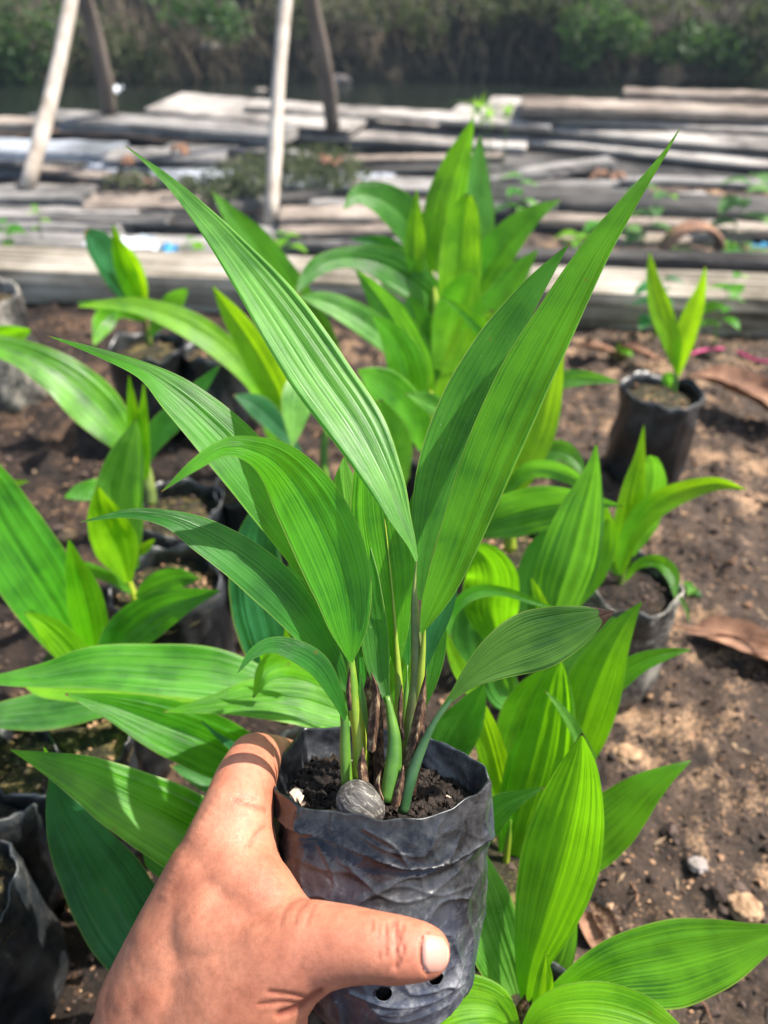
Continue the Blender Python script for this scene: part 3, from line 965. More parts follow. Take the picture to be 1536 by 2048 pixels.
def ground_bag(label, cx, cy, rimz=.12, dia=.096, film=None, soil=None, seed=0, drop=.018, lean=(0, 0), flare=1.0, crumbs=90):
    """nursery bag standing on the soil; (cx, cy) = photo point of the centre of its rim at height rimz"""
    film = film or M_FILM2
    soil = soil or M_MOSSY
    c = G(cx, cy, rimz)
    root = thing('nursery_bag', label, 'plant bag', (c.x + lean[0], c.y + lean[1], 0), 'black nursery bags on the soil')
    n_ = 72
    r0 = dia / 2
    rows = [(0, -.004, .0), (.80, -.004, 0), (.97, .004, 0), (1.04, .02, 0), (1.06, .045, 0), (1.03, .07, 0), (1.0, .09, 0)]
    rows += [(1.0, rimz - .02, 1), (1.01, rimz - .008, 1), (1.015 * flare, rimz, 1), (.985 * flare, rimz + .0008, 1), (.965, rimz - .008, 1), (.95, rimz - drop - .012, 0)]
    V = []
    for (k, z, edge) in rows:
        for j in range(n_):
            a = 2 * math.pi * j / n_
            q = Vector((math.cos(a) * 1.6, math.sin(a) * 1.6, z * 26 + seed * 7.3))
            w = noise.fractal(q, 1, 2, 4)
            w2 = abs(noise.noise(q * 2.3 + Vector((seed, 0, 0))))
            rr = r0 * k * (1 + .09 * w - .12 * w2 * (1 if .01 < z else 0))
            zz = z + (edge * .011 * noise.noise((math.cos(a) * 1.7, math.sin(a) * 1.7, seed + 5)) + edge * .0025 * noise.noise((math.cos(a) * 6, math.sin(a) * 6, seed)) if z > .03 else 0)
            f = 1 - zz / rimz
            V.append((c.x + lean[0] * f + rr * math.cos(a), c.y + lean[1] * f + rr * math.sin(a), zz))
    R_ = len(rows)
    F = [(i * n_ + j, i * n_ + (j + 1) % n_, (i + 1) * n_ + (j + 1) % n_, (i + 1) * n_ + j) for i in range(R_ - 1) for j in range(n_)]
    o = link('film', mesh('film', V, F, film), root)
    # soil surface
    V = [(c.x, c.y, rimz - drop + .004)]
    rings = 9
    for i in range(1, rings + 1):
        for j in range(48):
            a = 2 * math.pi * j / 48
            rr = r0 * .965 * i / rings
            z = rimz - drop + .005 * (1 - (i / rings) ** 2) + .004 * noise.fractal((rr * math.cos(a) * 60, rr * math.sin(a) * 60, seed), 1, 2, 4)
            V.append((c.x + rr * math.cos(a), c.y + rr * math.sin(a), z))
    F = [(0, 1 + j, 1 + (j + 1) % 48) for j in range(48)]
    F += [(1 + i * 48 + j, 1 + (i + 1) * 48 + j, 1 + (i + 1) * 48 + (j + 1) % 48, 1 + i * 48 + (j + 1) % 48) for i in range(rings - 1) for j in range(48)]
    link('soil', mesh('soil', V, F, soil), root)
    g = random.Random(seed + 50)
    pts = []
    for i in range(crumbs):
        a, q = g.uniform(0, 6.28), r0 * .9 * math.sqrt(g.random())
        pts.append((c.x + q * math.cos(a), c.y + q * math.sin(a), rimz - drop + .004, .0008 + .002 * g.random() ** 2))
    tag(blobs('crumbs', pts, M_CRUMB if seed % 2 else M_CLOD, root), None, None, None, 'stuff')
    return root


# ---- bags on the soil
ground_bag('tall grey dusty bag cut by the left edge, beside the timber edging', -48, 585, .15, .105, M_FILM3, None, 1, lean=(.015, -.03))
ground_bag('black bag with mossy top near the timber edging, second from the left', 295, 690, .12, .100, M_FILM2, None, 2)
ground_bag('black bag close to the timber edging, right of another bag, under an arching lime leaf', 432, 694, .12, .086, M_FILM2, None, 3)
ground_bag('black bag with mossy soil at the left, behind a broad silver green leaf', 352, 1010, .12, .084, M_FILM2, None, 4)
ground_bag('black bag left of the held seedling, small dark leaf lying over its soil', 330, 1160, .12, .090, M_FILM2, None, 5)
ground_bag('black bag under the long horizontal leaf at the left edge', 120, 1480, .12, .090, M_FILM2, None, 7, lean=(-.01, 0))
ground_bag('mossy muddy bag at the left edge, left of the teal leaf', -40, 1545, .12, .092, M_FILM2, None, 8)
ground_bag('dark bag cut by the left edge near the bottom corner', -122, 1800, .12, .082, M_FILM2, None, 9)
ground_bag('dark bag hidden among leaves behind the left side of the held seedling', 520, 965, .12, .090, M_FILM2, None, 10)
ground_bag('bag with a two leaved seedling standing alone near the edging at the right', 1325, 778, .115, .092, M_FILM2, None, 11, lean=(0, -.005), flare=1.02)
ground_bag('bag with a grey sunlit side right of the held seedling', 1262, 1160, .12, .080, M_FILM3, M_POTSOIL, 12)
ground_bag('bag among leaves behind the right side of the held seedling', 1020, 1090, .12, .090, M_FILM2, None, 13)
ground_bag('bag in the shade behind the right side of the held bag', 1000, 1740, .12, .085, M_FILM2, None, 14, crumbs=60)
ground_bag('bag at the bottom edge, under the front right seedling', 1040, 2075, .12, .085, M_FILM2, None, 15, crumbs=60)
ground_bag('bag under the tall light green seedling at the back', 880, 880, .12, .096, M_FILM2, None, 16)
ground_bag('bag behind the held bag, under the long leaves reaching left', 640, 1560, .12, .085, M_FILM2, None, 17, crumbs=60)
ground_bag('bag left of centre at the root of two wide leaves at the left edge', 190, 1330, .12, .080, M_FILM2, None, 18, crumbs=60)

# ---- seedlings on the soil
GR = 'palm seedlings growing in bags on the soil'
SY, SG, SO, SB = M_STEMY, M_STEMG, M_STEMO, M_SHEATH
plant('small seedling with one blunt teal leaf, near the left end of the timber edging', G(293, 668, .12), [
    ([(290, 640, 8), (262, 592, 45), (228, 532, 64), (195, 485, 52), (172, 462, 16)], .93, .86, 'teal', dict(roll=.4)),
    ([(290, 640, 8), (258, 560, 40), (238, 500, 28), (226, 448, 3)], .92, .85, 'lime'),
    ([(290, 632, 8), (280, 570, 28), (262, 520, 28), (240, 480, 4)], .93, .87, 'lime', dict(roll=-.5)),
    ([(285, 640, 8), (238, 622, 30), (206, 645, 42), (188, 690, 4)], .92, .87, 'green', dict(roll=-.3)),
    ([(285, 632, 6), (250, 622, 22), (205, 612, 22), (155, 605, 3)], .925, .88, 'green'),
    ([(300, 672, 8), (326, 632, 36), (350, 600, 36), (374, 578, 8)], .93, .90, 'pale', dict(roll=.4)),
], [([(300, 690, 12), (293, 655, 12), (285, 620, 8)], .95, .92, SO)])
plant('seedling with a lime leaf arching far left in front of the back bags', G(560, 940, .12), [
    ([(540, 830, 14), (500, 752, 40), (440, 690, 54), (370, 645, 54), (290, 615, 36), (225, 608, 22), (155, 613, 3)], .76, .70, 'lime', dict(roll=.35)),
    ([(580, 880, 20), (560, 800, 58), (518, 715, 62), (470, 640, 44), (424, 572, 3)], .75, .70, 'lime', dict(roll=-.35)),
    ([(625, 720, 20), (608, 760, 56), (596, 800, 66), (590, 850, 40), (584, 896, 2)], .69, .62, 'pale', dict(roll=.2)),
    ([(600, 905, 10), (555, 850, 40), (515, 812, 46), (468, 790, 4)], .74, .71, 'teal', dict(roll=.3)),
    ([(560, 900, 30), (535, 830, 34), (510, 770, 28), (500, 730, 6)], .78, .76, 'green'),
], [([(585, 960, 16), (590, 900, 16), (582, 850, 10)], .76, .75, SG), ([(650, 970, 18), (648, 900, 16), (655, 840, 12)], .77, .76, SG)])
plant('slender green leaf rising to the edging behind the big left leaf of the held seedling', G(680, 800, .12), [
    ([(690, 780, 20), (640, 680, 66), (575, 580, 78), (512, 490, 66), (462, 430, 34), (424, 382, 3)], .86, .78, 'green', dict(roll=.2)),
], [([(700, 840, 14), (690, 780, 12)], .87, .86, SG)])
plant('seedling at the left whose widest leaf curves out past the left edge', G(300, 1000, .12), [
    ([(262, 915, 20), (240, 870, 66), (190, 810, 98), (125, 752, 86), (50, 710, 58), (-20, 690, 40), (-90, 700, 4)], .69, .64, 'green', dict(roll=.35)),
    ([(288, 960, 18), (275, 880, 34), (264, 810, 20), (258, 750, 2)], .68, .63, 'lime'),
    ([(292, 950, 16), (286, 860, 24), (288, 766, 2)], .685, .64, 'lime', dict(roll=.5)),
    ([(288, 935, 12), (305, 880, 44), (350, 830, 50), (400, 775, 30), (442, 728, 2)], .69, .67, 'mature', dict(roll=-.3)),
    ([(230, 950, 16), (200, 975, 40), (160, 985, 34), (128, 995, 3)], .66, .63, 'green'),
], [([(305, 1010, 22), (296, 960, 24), (285, 910, 16)], .70, .69, SO)])
plant('seedling with a ribbed silver green leaf above a lime leaf, left of the held one', G(262, 1190, .12), [
    ([(262, 1140, 30), (240, 1060, 88), (238, 990, 94), (252, 920, 70), (266, 870, 34), (272, 838, 3)], .60, .55, 'pale', dict(roll=-.2, folds=8, pleat=.03)),
    ([(258, 1165, 14), (236, 1100, 84), (212, 1040, 74), (200, 1000, 36), (197, 972, 3)], .59, .545, 'lime', dict(vfold=.16)),
    ([(262, 1185, 8), (220, 1155, 22), (170, 1135, 24), (150, 1125, 3)], .60, .58, 'green'),
    ([(272, 1195, 8), (310, 1172, 46), (355, 1156, 44), (398, 1158, 4)], .60, .57, 'mature', dict(roll=.3)),
    ([(262, 1120, 6), (290, 1095, 20), (310, 1078, 3)], .6, .59, 'lime'),
], [([(272, 1205, 16), (262, 1175, 14), (250, 1140, 10)], .61, .60, SY)])
plant('seedling with a huge blade leaning past the left edge and a dark leaf pointing right', G(190, 1320, .12), [
    ([(190, 1350, 30), (150, 1280, 100), (90, 1180, 138), (20, 1070, 138), (-40, 960, 100), (-90, 860, 10)], .54, .48, 'green', dict(roll=.2, folds=9)),
    ([(195, 1350, 20), (185, 1270, 64), (168, 1190, 66), (150, 1130, 36), (137, 1076, 2)], .535, .49, 'lime', dict(vfold=.14)),
    ([(180, 1350, 30), (130, 1290, 60), (90, 1250, 40), (50, 1225, 4)], .52, .50, 'lime', dict(roll=-.4)),
    ([(210, 1350, 24), (245, 1280, 84), (310, 1225, 84), (375, 1198, 46), (442, 1181, 2)], .53, .49, 'mature', dict(roll=.25, folds=8)),
], [([(195, 1380, 30), (192, 1340, 30)], .55, .54, SY)])
plant('seedling with long leaves spreading left behind the hand', G(640, 1530, .12), [
    ([(640, 1400, 30), (540, 1375, 66), (430, 1348, 100), (310, 1338, 100), (190, 1334, 84), (90, 1350, 50), (10, 1358, 26), (-50, 1358, 4)], .455, .41, 'green', dict(roll=.25, folds=8)),
    ([(420, 1390, 16), (300, 1395, 40), (190, 1385, 44), (90, 1380, 30), (50, 1372, 6)], .47, .45, 'lime', dict(roll=.2)),
    ([(330, 1390, 20), (200, 1405, 60), (100, 1420, 76), (20, 1428, 60), (-80, 1440, 6)], .50, .47, 'mature', dict(roll=.3)),
    ([(620, 1560, 30), (510, 1530, 96), (400, 1480, 116), (300, 1440, 92), (215, 1410, 48), (130, 1388, 3)], .44, .41, 'green', dict(roll=-.2, folds=8)),
    ([(760, 1450, 30), (680, 1425, 80), (600, 1400, 96), (510, 1396, 76), (430, 1408, 40), (328, 1424, 2)], .425, .39, 'green', dict(roll=.3, folds=8)),
    ([(700, 1390, 20), (640, 1345, 52), (580, 1325, 60), (535, 1340, 46), (506, 1396, 2)], .40, .37, 'lime', dict(roll=-.35)),
    ([(560, 1345, 30), (530, 1315, 20), (518, 1288, 2)], .395, .385, 'lime'),
    ([(600, 1350, 34), (580, 1300, 26), (570, 1256, 2)], .405, .39, 'lime'),
    ([(520, 1520, 30), (450, 1482, 14), (403, 1442, 2)], .405, .39, 'teal'),
    ([(640, 1600, 30), (520, 1590, 60), (420, 1560, 50), (340, 1530, 4)], .47, .45, 'mature'),
], [([(690, 1560, 40), (680, 1480, 36), (670, 1420, 20)], .46, .45, SY)])
plant('seedling whose wide ribbed teal leaf hangs at the lower left beside the hand', G(430, 1800, .12), [
    ([(520, 1780, 50), (430, 1700, 140), (340, 1645, 142), (250, 1598, 120), (165, 1553, 82), (85, 1522, 36), (20, 1499, 2)], .385, .36, 'green', dict(roll=.2, folds=9, vfold=.14)),
    ([(420, 2020, 40), (340, 1960, 120), (270, 1870, 150), (210, 1770, 146), (150, 1670, 100), (115, 1600, 44), (98, 1556, 2)], .41, .385, 'teal', dict(roll=-.3, folds=9, pleat=.03)),
    ([(350, 1740, 50), (310, 1720, 40), (285, 1700, 3)], .40, .395, 'mature'),
    ([(130, 1530, 14), (100, 1515, 10), (88, 1495, 2)], .40, .395, 'lime'),
], [([(430, 1900, 30), (440, 1800, 30)], .42, .40, SG)])
plant('seedling with upright teal leaves behind the left leaves of the held seedling', G(560, 1400, .12), [
    ([(570, 1390, 40), (545, 1300, 106), (520, 1200, 118), (512, 1110, 96), (520, 1040, 56), (530, 985, 3)], .49, .45, 'teal', dict(folds=9, pleat=.035)),
    ([(500, 1300, 20), (490, 1200, 34), (488, 1120, 34), (505, 1040, 24), (520, 1000, 2)], .50, .47, 'lime'),
    ([(620, 1380, 30), (620, 1280, 90), (610, 1180, 90), (600, 1100, 30)], .50, .47, 'mature'),
    ([(560, 1400, 20), (600, 1330, 70), (650, 1280, 50), (690, 1250, 6)], .48, .46, 'green'),
], [([(570, 1440, 26), (570, 1390, 24)], .51, .49, SY)])
plant('tallest light green seedling at the back, in front of the timber edging', G(900, 830, .12), [
    ([(866, 545, 16), (874, 475, 62), (892, 395, 76), (914, 325, 54), (934, 272, 26), (947, 234, 2)], .80, .74, 'green', dict(roll=-.3)),
    ([(925, 600, 40), (945, 520, 72), (952, 440, 74), (954, 370, 54), (957, 315, 28), (960, 270, 2)], .80, .76, 'pale', dict(roll=.3)),
    ([(832, 545, 30), (830, 490, 44), (831, 440, 28), (833, 378, 2)], .77, .74, 'lime'),
    ([(905, 660, 50), (918, 560, 84), (924, 470, 78), (932, 415, 50), (940, 390, 16)], .77, .74, 'lime', dict(vfold=.16)),
    ([(925, 630, 20), (968, 545, 76), (1012, 480, 68), (1065, 430, 38), (1124, 398, 2)], .78, .76, 'green', dict(roll=-.35)),
    ([(862, 545, 20), (842, 490, 56), (806, 430, 72), (760, 396, 60), (716, 390, 36), (688, 418, 3)], .82, .76, 'mature', dict(roll=.3)),
    ([(860, 540, 10), (820, 525, 28), (770, 490, 34), (700, 477, 3)], .84, .82, 'teal'),
    ([(880, 640, 20), (858, 590, 62), (800, 545, 78), (750, 522, 60), (690, 515, 40), (640, 530, 38), (610, 560, 24), (592, 592, 3)], .79, .72, 'mature', dict(roll=.25)),
    ([(880, 740, 30), (905, 660, 90), (925, 590, 80), (945, 540, 10)], .76, .75, 'lime', dict(roll=-.2)),
    ([(930, 740, 30), (960, 660, 66), (1000, 600, 66), (1040, 540, 40), (1075, 500, 4)], .76, .74, 'green', dict(roll=-.2)),
], [([(880, 860, 36), (880, 780, 34), (878, 700, 26), (870, 600, 18), (866, 540, 10)], .80, .78, SY), ([(910, 700, 24), (925, 620, 24), (935, 560, 12)], .79, .77, SY)])
plant('bushy mid green seedling in the centre just behind the held leaves', G(850, 900, .12), [
    ([(850, 780, 16), (800, 705, 44), (740, 650, 56), (680, 615, 48), (640, 600, 34), (598, 592, 3)], .73, .68, 'pale', dict(roll=.3)),
    ([(860, 790, 30), (825, 710, 72), (780, 630, 66), (745, 580, 36), (712, 540, 4)], .74, .70, 'pale', dict(roll=-.25)),
    ([(830, 830, 30), (820, 770, 76), (805, 710, 72), (775, 660, 40), (742, 628, 3)], .70, .66, 'green', dict(roll=.2)),
    ([(985, 690, 20), (962, 655, 34), (930, 625, 22), (884, 594, 2)], .68, .66, 'green'),
    ([(880, 900, 20), (900, 810, 74), (930, 740, 84), (950, 680, 60), (985, 620, 6)], .70, .68, 'lime', dict(roll=-.2)),
    ([(850, 900, 20), (830, 840, 66), (790, 790, 76), (750, 760, 56), (715, 740, 4)], .68, .64, 'green', dict(roll=.35)),
    ([(930, 860, 16), (890, 825, 34), (855, 802, 36), (812, 787, 3)], .65, .62, 'pale'),
    ([(880, 760, 40), (850, 700, 80), (830, 640, 70), (820, 590, 10)], .78, .76, 'mature'),
    ([(760, 900, 20), (740, 830, 50), (710, 780, 40), (690, 740, 4)], .68, .66, 'green'),
    ([(800, 980, 20), (790, 900, 70), (770, 840, 60), (760, 800, 8)], .62, .61, 'green'),
], [([(870, 930, 30), (868, 850, 26), (862, 780, 18)], .72, .72, SY), ([(810, 960, 16), (812, 880, 18), (815, 820, 14)], .71, .70, SG)])
plant('seedling with a lime blade showing right of the long right leaves of the held one', G(1030, 1090, .12), [
    ([(1010, 1010, 24), (1040, 940, 66), (1075, 860, 72), (1098, 780, 54), (1112, 710, 30), (1122, 640, 3)], .62, .58, 'lime', dict(roll=-.2)),
    ([(1040, 800, 20), (1090, 770, 34), (1140, 757, 36), (1190, 757, 22), (1242, 765, 2)], .66, .64, 'pale'),
    ([(1010, 990, 16), (1050, 945, 34), (1095, 938, 36), (1145, 955, 30), (1195, 995, 3)], .60, .56, 'pale', dict(roll=.3)),
    ([(1040, 990, 10), (1070, 920, 34), (1120, 900, 42), (1155, 925, 26), (1165, 950, 3)], .64, .62, 'pale'),
    ([(940, 1060, 40), (1010, 1035, 86), (1080, 1018, 92), (1150, 1006, 56), (1200, 1006, 24), (1245, 1012, 2)], .58, .54, 'pale', dict(roll=.35, folds=8)),
], [([(1020, 1100, 26), (1018, 1040, 24), (1012, 990, 16)], .64, .62, SY)])
plant('seedling with one big upright silver green leaf, right of the held one', G(1100, 1290, .12), [
    ([(1100, 1260, 40), (1115, 1190, 100), (1140, 1110, 116), (1162, 1030, 92), (1180, 965, 48), (1188, 925, 22), (1193, 884, 2)], .53, .48, 'pale', dict(roll=-.2, folds=9, pleat=.03)),
    ([(1060, 1240, 30), (1062, 1170, 64), (1090, 1100, 66), (1130, 1050, 20), (1150, 1030, 3)], .56, .54, 'mature'),
    ([(1090, 1230, 24), (1078, 1195, 22), (1062, 1155, 2)], .50, .49, 'lime'),
    ([(1000, 1290, 40), (980, 1220, 108), (985, 1155, 104), (965, 1110, 60), (935, 1094, 10)], .53, .49, 'green', dict(folds=9, pleat=.025, roll=-.3)),
    ([(890, 1290, 8), (905, 1225, 20), (945, 1187, 26), (1000, 1182, 20), (1060, 1200, 14), (1120, 1222, 4)], .46, .47, 'green', dict(roll=.3)),
    ([(1150, 1210, 20), (1180, 1150, 56), (1205, 1090, 50), (1215, 1040, 8)], .56, .55, 'green'),
    ([(960, 1330, 60), (950, 1270, 100), (945, 1200, 60), (930, 1170, 6)], .56, .55, 'mature'),
], [([(1100, 1330, 30), (1100, 1270, 28)], .55, .53, SY)])
plant('seedling at the right with one lime leaf arching to the right', G(1245, 1165, .12), [
    ([(1240, 1140, 14), (1250, 1060, 46), (1266, 980, 44), (1280, 910, 20), (1288, 848, 2)], .61, .57, 'lime', dict(roll=.3)),
    ([(1262, 1110, 14), (1290, 1040, 54), (1305, 970, 56), (1305, 925, 30), (1295, 912, 8)], .62, .59, 'pale', dict(roll=-.3)),
    ([(1242, 1150, 12), (1262, 1070, 40), (1305, 1015, 50), (1370, 982, 42), (1435, 968, 26), (1492, 979, 2)], .60, .56, 'lime', dict(roll=.2, vfold=.16)),
    ([(1250, 1160, 8), (1275, 1130, 18), (1315, 1122, 26), (1345, 1150, 28), (1350, 1196, 2)], .61, .58, 'green'),
    ([(1235, 1150, 12), (1215, 1090, 46), (1205, 1040, 40), (1200, 990, 3)], .62, .60, 'green'),
    ([(1350, 1180, 5), (1372, 1215, 8), (1378, 1245, 2)], .59, .585, 'tiny'),
], [([(1238, 1185, 16), (1244, 1140, 14), (1256, 1090, 8)], .63, .61, SO)])
plant('two leaved young seedling standing alone in its bag at the right', G(1350, 762, .115), [
    ([(1354, 748, 6), (1345, 690, 34), (1322, 620, 44), (1306, 560, 26), (1299, 503, 2)], .86, .81, 'lime', dict(roll=.35)),
    ([(1356, 752, 6), (1366, 690, 38), (1388, 620, 36), (1402, 578, 20), (1411, 532, 2)], .86, .82, 'lime', dict(roll=-.35)),
    ([(1340, 775, 8), (1335, 758, 24), (1346, 748, 12)], .85, .84, 'pale'),
    ([(1350, 745, 6), (1360, 660, 20), (1380, 610, 14)], .88, .87, 'mature'),
], [([(1347, 785, 10), (1354, 745, 9)], .87, .86, SG)])
plant('seedling with many upright leaves behind the right side of the held bag', G(1010, 1730, .12), [
    ([(960, 1400, 30), (925, 1345, 34), (905, 1305, 22), (888, 1256, 2)], .45, .44, 'lime'),
    ([(870, 1560, 60), (905, 1480, 90), (940, 1420, 64), (970, 1366, 3)], .44, .42, 'mature', dict(roll=.3)),
    ([(1020, 1660, 20), (1002, 1580, 48), (982, 1500, 58), (962, 1430, 40), (945, 1380, 4)], .45, .43, 'lime', dict(roll=-.2)),
    ([(1015, 1740, 30), (1045, 1640, 106), (1078, 1530, 128), (1100, 1430, 100), (1112, 1360, 56), (1122, 1318, 4)], .445, .41, 'green', dict(folds=9, pleat=.04)),
    ([(1000, 1550, 30), (1030, 1460, 76), (1060, 1390, 66), (1100, 1330, 6)], .47, .45, 'green', dict(roll=.3)),
    ([(1120, 1590, 30), (1150, 1490, 94), (1182, 1390, 112), (1215, 1310, 80), (1250, 1248, 40), (1284, 1203, 2)], .47, .44, 'green', dict(roll=-.2, folds=9)),
    ([(1100, 1450, 20), (1140, 1370, 70), (1190, 1290, 60), (1230, 1235, 10)], .50, .48, 'pale'),
    ([(1180, 1400, 30), (1225, 1362, 50), (1275, 1328, 40), (1330, 1308, 24), (1384, 1299, 2)], .49, .47, 'green', dict(roll=.2)),
    ([(1180, 1520, 30), (1145, 1450, 22), (1120, 1415, 14), (1091, 1382, 2)], .40, .39, 'pale'),
    ([(1080, 1760, 30), (1150, 1710, 96), (1225, 1640, 104), (1290, 1580, 66), (1340, 1545, 30), (1384, 1520, 2)], .43, .41, 'green', dict(roll=-.25, folds=8)),
    ([(940, 1720, 30), (965, 1655, 62), (1000, 1615, 52), (1045, 1592, 24), (1090, 1574, 2)], .395, .38, 'mature', dict(roll=.2)),
    ([(1020, 1700, 50), (990, 1640, 60), (970, 1560, 40), (960, 1500, 4)], .47, .46, 'green'),
    ([(1050, 1420, 10), (1010, 1390, 66), (990, 1340, 60), (960, 1300, 6)], .52, .50, 'pale', dict(folds=9, pleat=.04)),
], [([(1010, 1790, 14), (1012, 1720, 14), (1022, 1640, 10)], .45, .43, SY), ([(1000, 1780, 22), (1005, 1700, 30)], .46, .45, SG)])
plant('front right seedling with a tall glossy leaf and leaves reaching the right edge', G(1045, 2040, .12), [
    ([(1050, 2000, 20), (1060, 1930, 62), (1090, 1820, 128), (1122, 1710, 152), (1146, 1610, 124), (1160, 1530, 70), (1164, 1466, 3)], .375, .335, 'green', dict(roll=-.15, folds=9, vfold=.14)),
    ([(1040, 2020, 24), (1018, 1950, 86), (985, 1860, 116), (962, 1780, 96), (950, 1710, 40), (940, 1670, 6)], .385, .36, 'pale', dict(roll=.2, folds=9, pleat=.03)),
    ([(1075, 2010, 20), (1110, 1940, 52), (1132, 1880, 44), (1152, 1818, 4)], .40, .385, 'pale'),
    ([(1070, 2030, 20), (1140, 1985, 64), (1230, 1948, 116), (1335, 1928, 150), (1440, 1902, 116), (1520, 1878, 58), (1600, 1850, 3)], .365, .345, 'green', dict(roll=.2, folds=9, vfold=.12)),
    ([(1045, 2075, 20), (1095, 2025, 60), (1180, 2012, 84), (1270, 2030, 84), (1350, 2075, 50), (1420, 2140, 4)], .355, .335, 'lime', dict(roll=.2, folds=8)),
    ([(1035, 2060, 20), (985, 2015, 84), (915, 2012, 108), (850, 2050, 80), (800, 2120, 10)], .365, .355, 'lime', dict(roll=-.2, folds=8)),
    ([(1070, 2040, 20), (1082, 1965, 22), (1092, 1903, 2)], .36, .35, 'lime'),
    ([(1075, 2040, 16), (1100, 1975, 14), (1094, 1910, 2)], .363, .352, 'lime'),
    ([(960, 2000, 40), (965, 1920, 90), (950, 1840, 80), (940, 1780, 6)], .40, .39, 'mature'),
], [([(1042, 2085, 40), (1045, 2040, 36), (1050, 1990, 20)], .38, .375, SB, 'sheath'), ([(1060, 2075, 26), (1068, 2025, 22)], .37, .365, SG)])
plant('sprig of green leaf showing at the left edge in front of the tall grey bag', G(-10, 700, .14), [
    ([(-60, 700, 20), (-20, 690, 56), (20, 672, 46), (62, 660, 6)], .80, .78, 'green', dict(roll=.3)),
    ([(-60, 950, 10), (-10, 968, 22), (30, 966, 14), (58, 962, 2)], .64, .63, 'lime'),
])

# ------------------------------------------------------------------ the held bag
AX = (UP * math.cos(R(7)) - FW * math.sin(R(7)) - RT * .05).normalized()      # axis of the held bag
C0 = P(757, 1548, .300)
ex = (RT - AX * RT.dot(AX)).normalized()
ey = AX.cross(ex).normalized()                                              # away from the lens
def onplane(x, y, h=0.0):
    r = FW + RT * ((x - 768) / FPX) - UP * ((y - 1024) / FPX)
    o_ = C0 + AX * h
    t_ = (o_ - CAMP).dot(AX) / r.dot(AX)
    q = CAMP + r * t_ - o_
    return q.dot(ex), q.dot(ey)


rim_px = [(971, 1534), (912, 1496), (850, 1468), (760, 1456), (690, 1451), (607, 1456), (568, 1506), (537, 1556), (566, 1592), (602, 1616), (668, 1621), (765, 1641), (840, 1634), (905, 1616), (950, 1592), (978, 1562)]
rp = [onplane(*q) for q in rim_px]


def polyray(a):
    dx, dy = math.cos(a), math.sin(a)
    best = .045
    for (x1, y1), (x2, y2) in zip(rp, rp[1:] + rp[:1]):
        ex_, ey_ = x2 - x1, y2 - y1
        det = dx * ey_ - dy * ex_
        if abs(det) < 1e-12:
            continue
        t_ = (x1 * ey_ - y1 * ex_) / det
        u_ = (x1 * dy - y1 * dx) / det
        if t_ > 0 and -1e-6 <= u_ <= 1 + 1e-6:
            best = t_
    return best


RT_ = [polyray(2 * math.pi * k / 720) for k in range(720)]
RT_ = [sum(RT_[(k + q) % 720] * w for q, w in zip(range(-4, 5), (1, 2, 3, 4, 5, 4, 3, 2, 1))) / 25 for k in range(720)]


def rimr(a):
    a = (a % (2 * math.pi)) / (2 * math.pi) * 720
    i = int(a)
    f = a - i
    return RT_[i % 720] * (1 - f) + RT_[(i + 1) % 720] * f


HB = .0905         # height of the held bag
def bag_surface(a, s):
    """radius at angle a and s = 0 (rim) .. 1 (bottom)"""
    r1 = rimr(a)
    rb = .0365 * (1 + .04 * math.cos(2 * a))
    k = min(1.0, s * 2.2)
    k = k * k * (3 - 2 * k)
    mid = .0448 - .0052 * s - .0040 * s * s
    r = r1 * (1 - k) + mid * k
    if s > .86:
        q = (s - .86) / .14
        r *= math.sqrt(max(0.0, 1 - (q * .72) ** 2 * .55))
    # soft dents and creases
    p = Vector((math.cos(a) * 1.5, math.sin(a) * 1.5, s * 3.2))
    grow = min(1, s * 5)
    r += .0022 * noise.fractal(p * .8, 1, 2, 2) * min(1, s * 4)
    # long slanting creases: sharp ridges of a stretched noise
    for (kx, ky, amp) in ((2.2, 2.2, .0011), (-3.4, 3.0, .0008), (1.2, 5.0, .0004)):
        q = noise.noise(Vector((math.cos(a) * 1.6 + kx * s, math.sin(a) * 1.6 - kx * s, s * ky + kx)))
        r += amp * (math.exp(-abs(q) * 14) - .25) * grow
    # folded collar: a step whose lower edge sags across the front and dies out round the sides
    edge = .20 + .075 * math.sin(a * 1.0 + 2.1) + .035 * math.sin(a * 2 + .5) + .012 * noise.noise((a * 3, 1, 1))
    dlt = (s - edge) / .012
    kc = .15 + .35 * max(0, noise.noise((math.cos(a) * 1.3, math.sin(a) * 1.3, 9)) * 2 + .35)
    r += kc * .0013 * (1 / (1 + math.exp(max(-40, min(40, dlt * 3))))) * min(1, s * 12)
    r += kc * .0010 * math.exp(-dlt * dlt * .8)
    return r


held = thing('nursery_bag', 'black plastic nursery bag with a grey dusty film, held in the hand', 'plant bag', C0 - AX * HB)
nA, nS = 460, 230
holes = [(768, 1985, .0030), (872, 1957, .0028)]
V = []
for i in range(nS + 1):
    s = i / nS
    for j in range(nA):
        a = 2 * math.pi * j / nA
        r = bag_surface(a, s)
        lip = .0022 * noise.noise((math.cos(a) * 3.1, math.sin(a) * 3.1, 2)) * (1 - min(1, s * 6))
        V.append(C0 + AX * (-HB * s + lip) + ex * (r * math.cos(a)) + ey * (r * math.sin(a)))
F = [(i * nA + j, i * nA + (j + 1) % nA, (i + 1) * nA + (j + 1) % nA, (i + 1) * nA + j) for i in range(nS) for j in range(nA)]


def topx(p):
    q = p - CAMP
    d = q.dot(FW)
    return 768 + FPX * q.dot(RT) / d, 1024 - FPX * q.dot(UP) / d


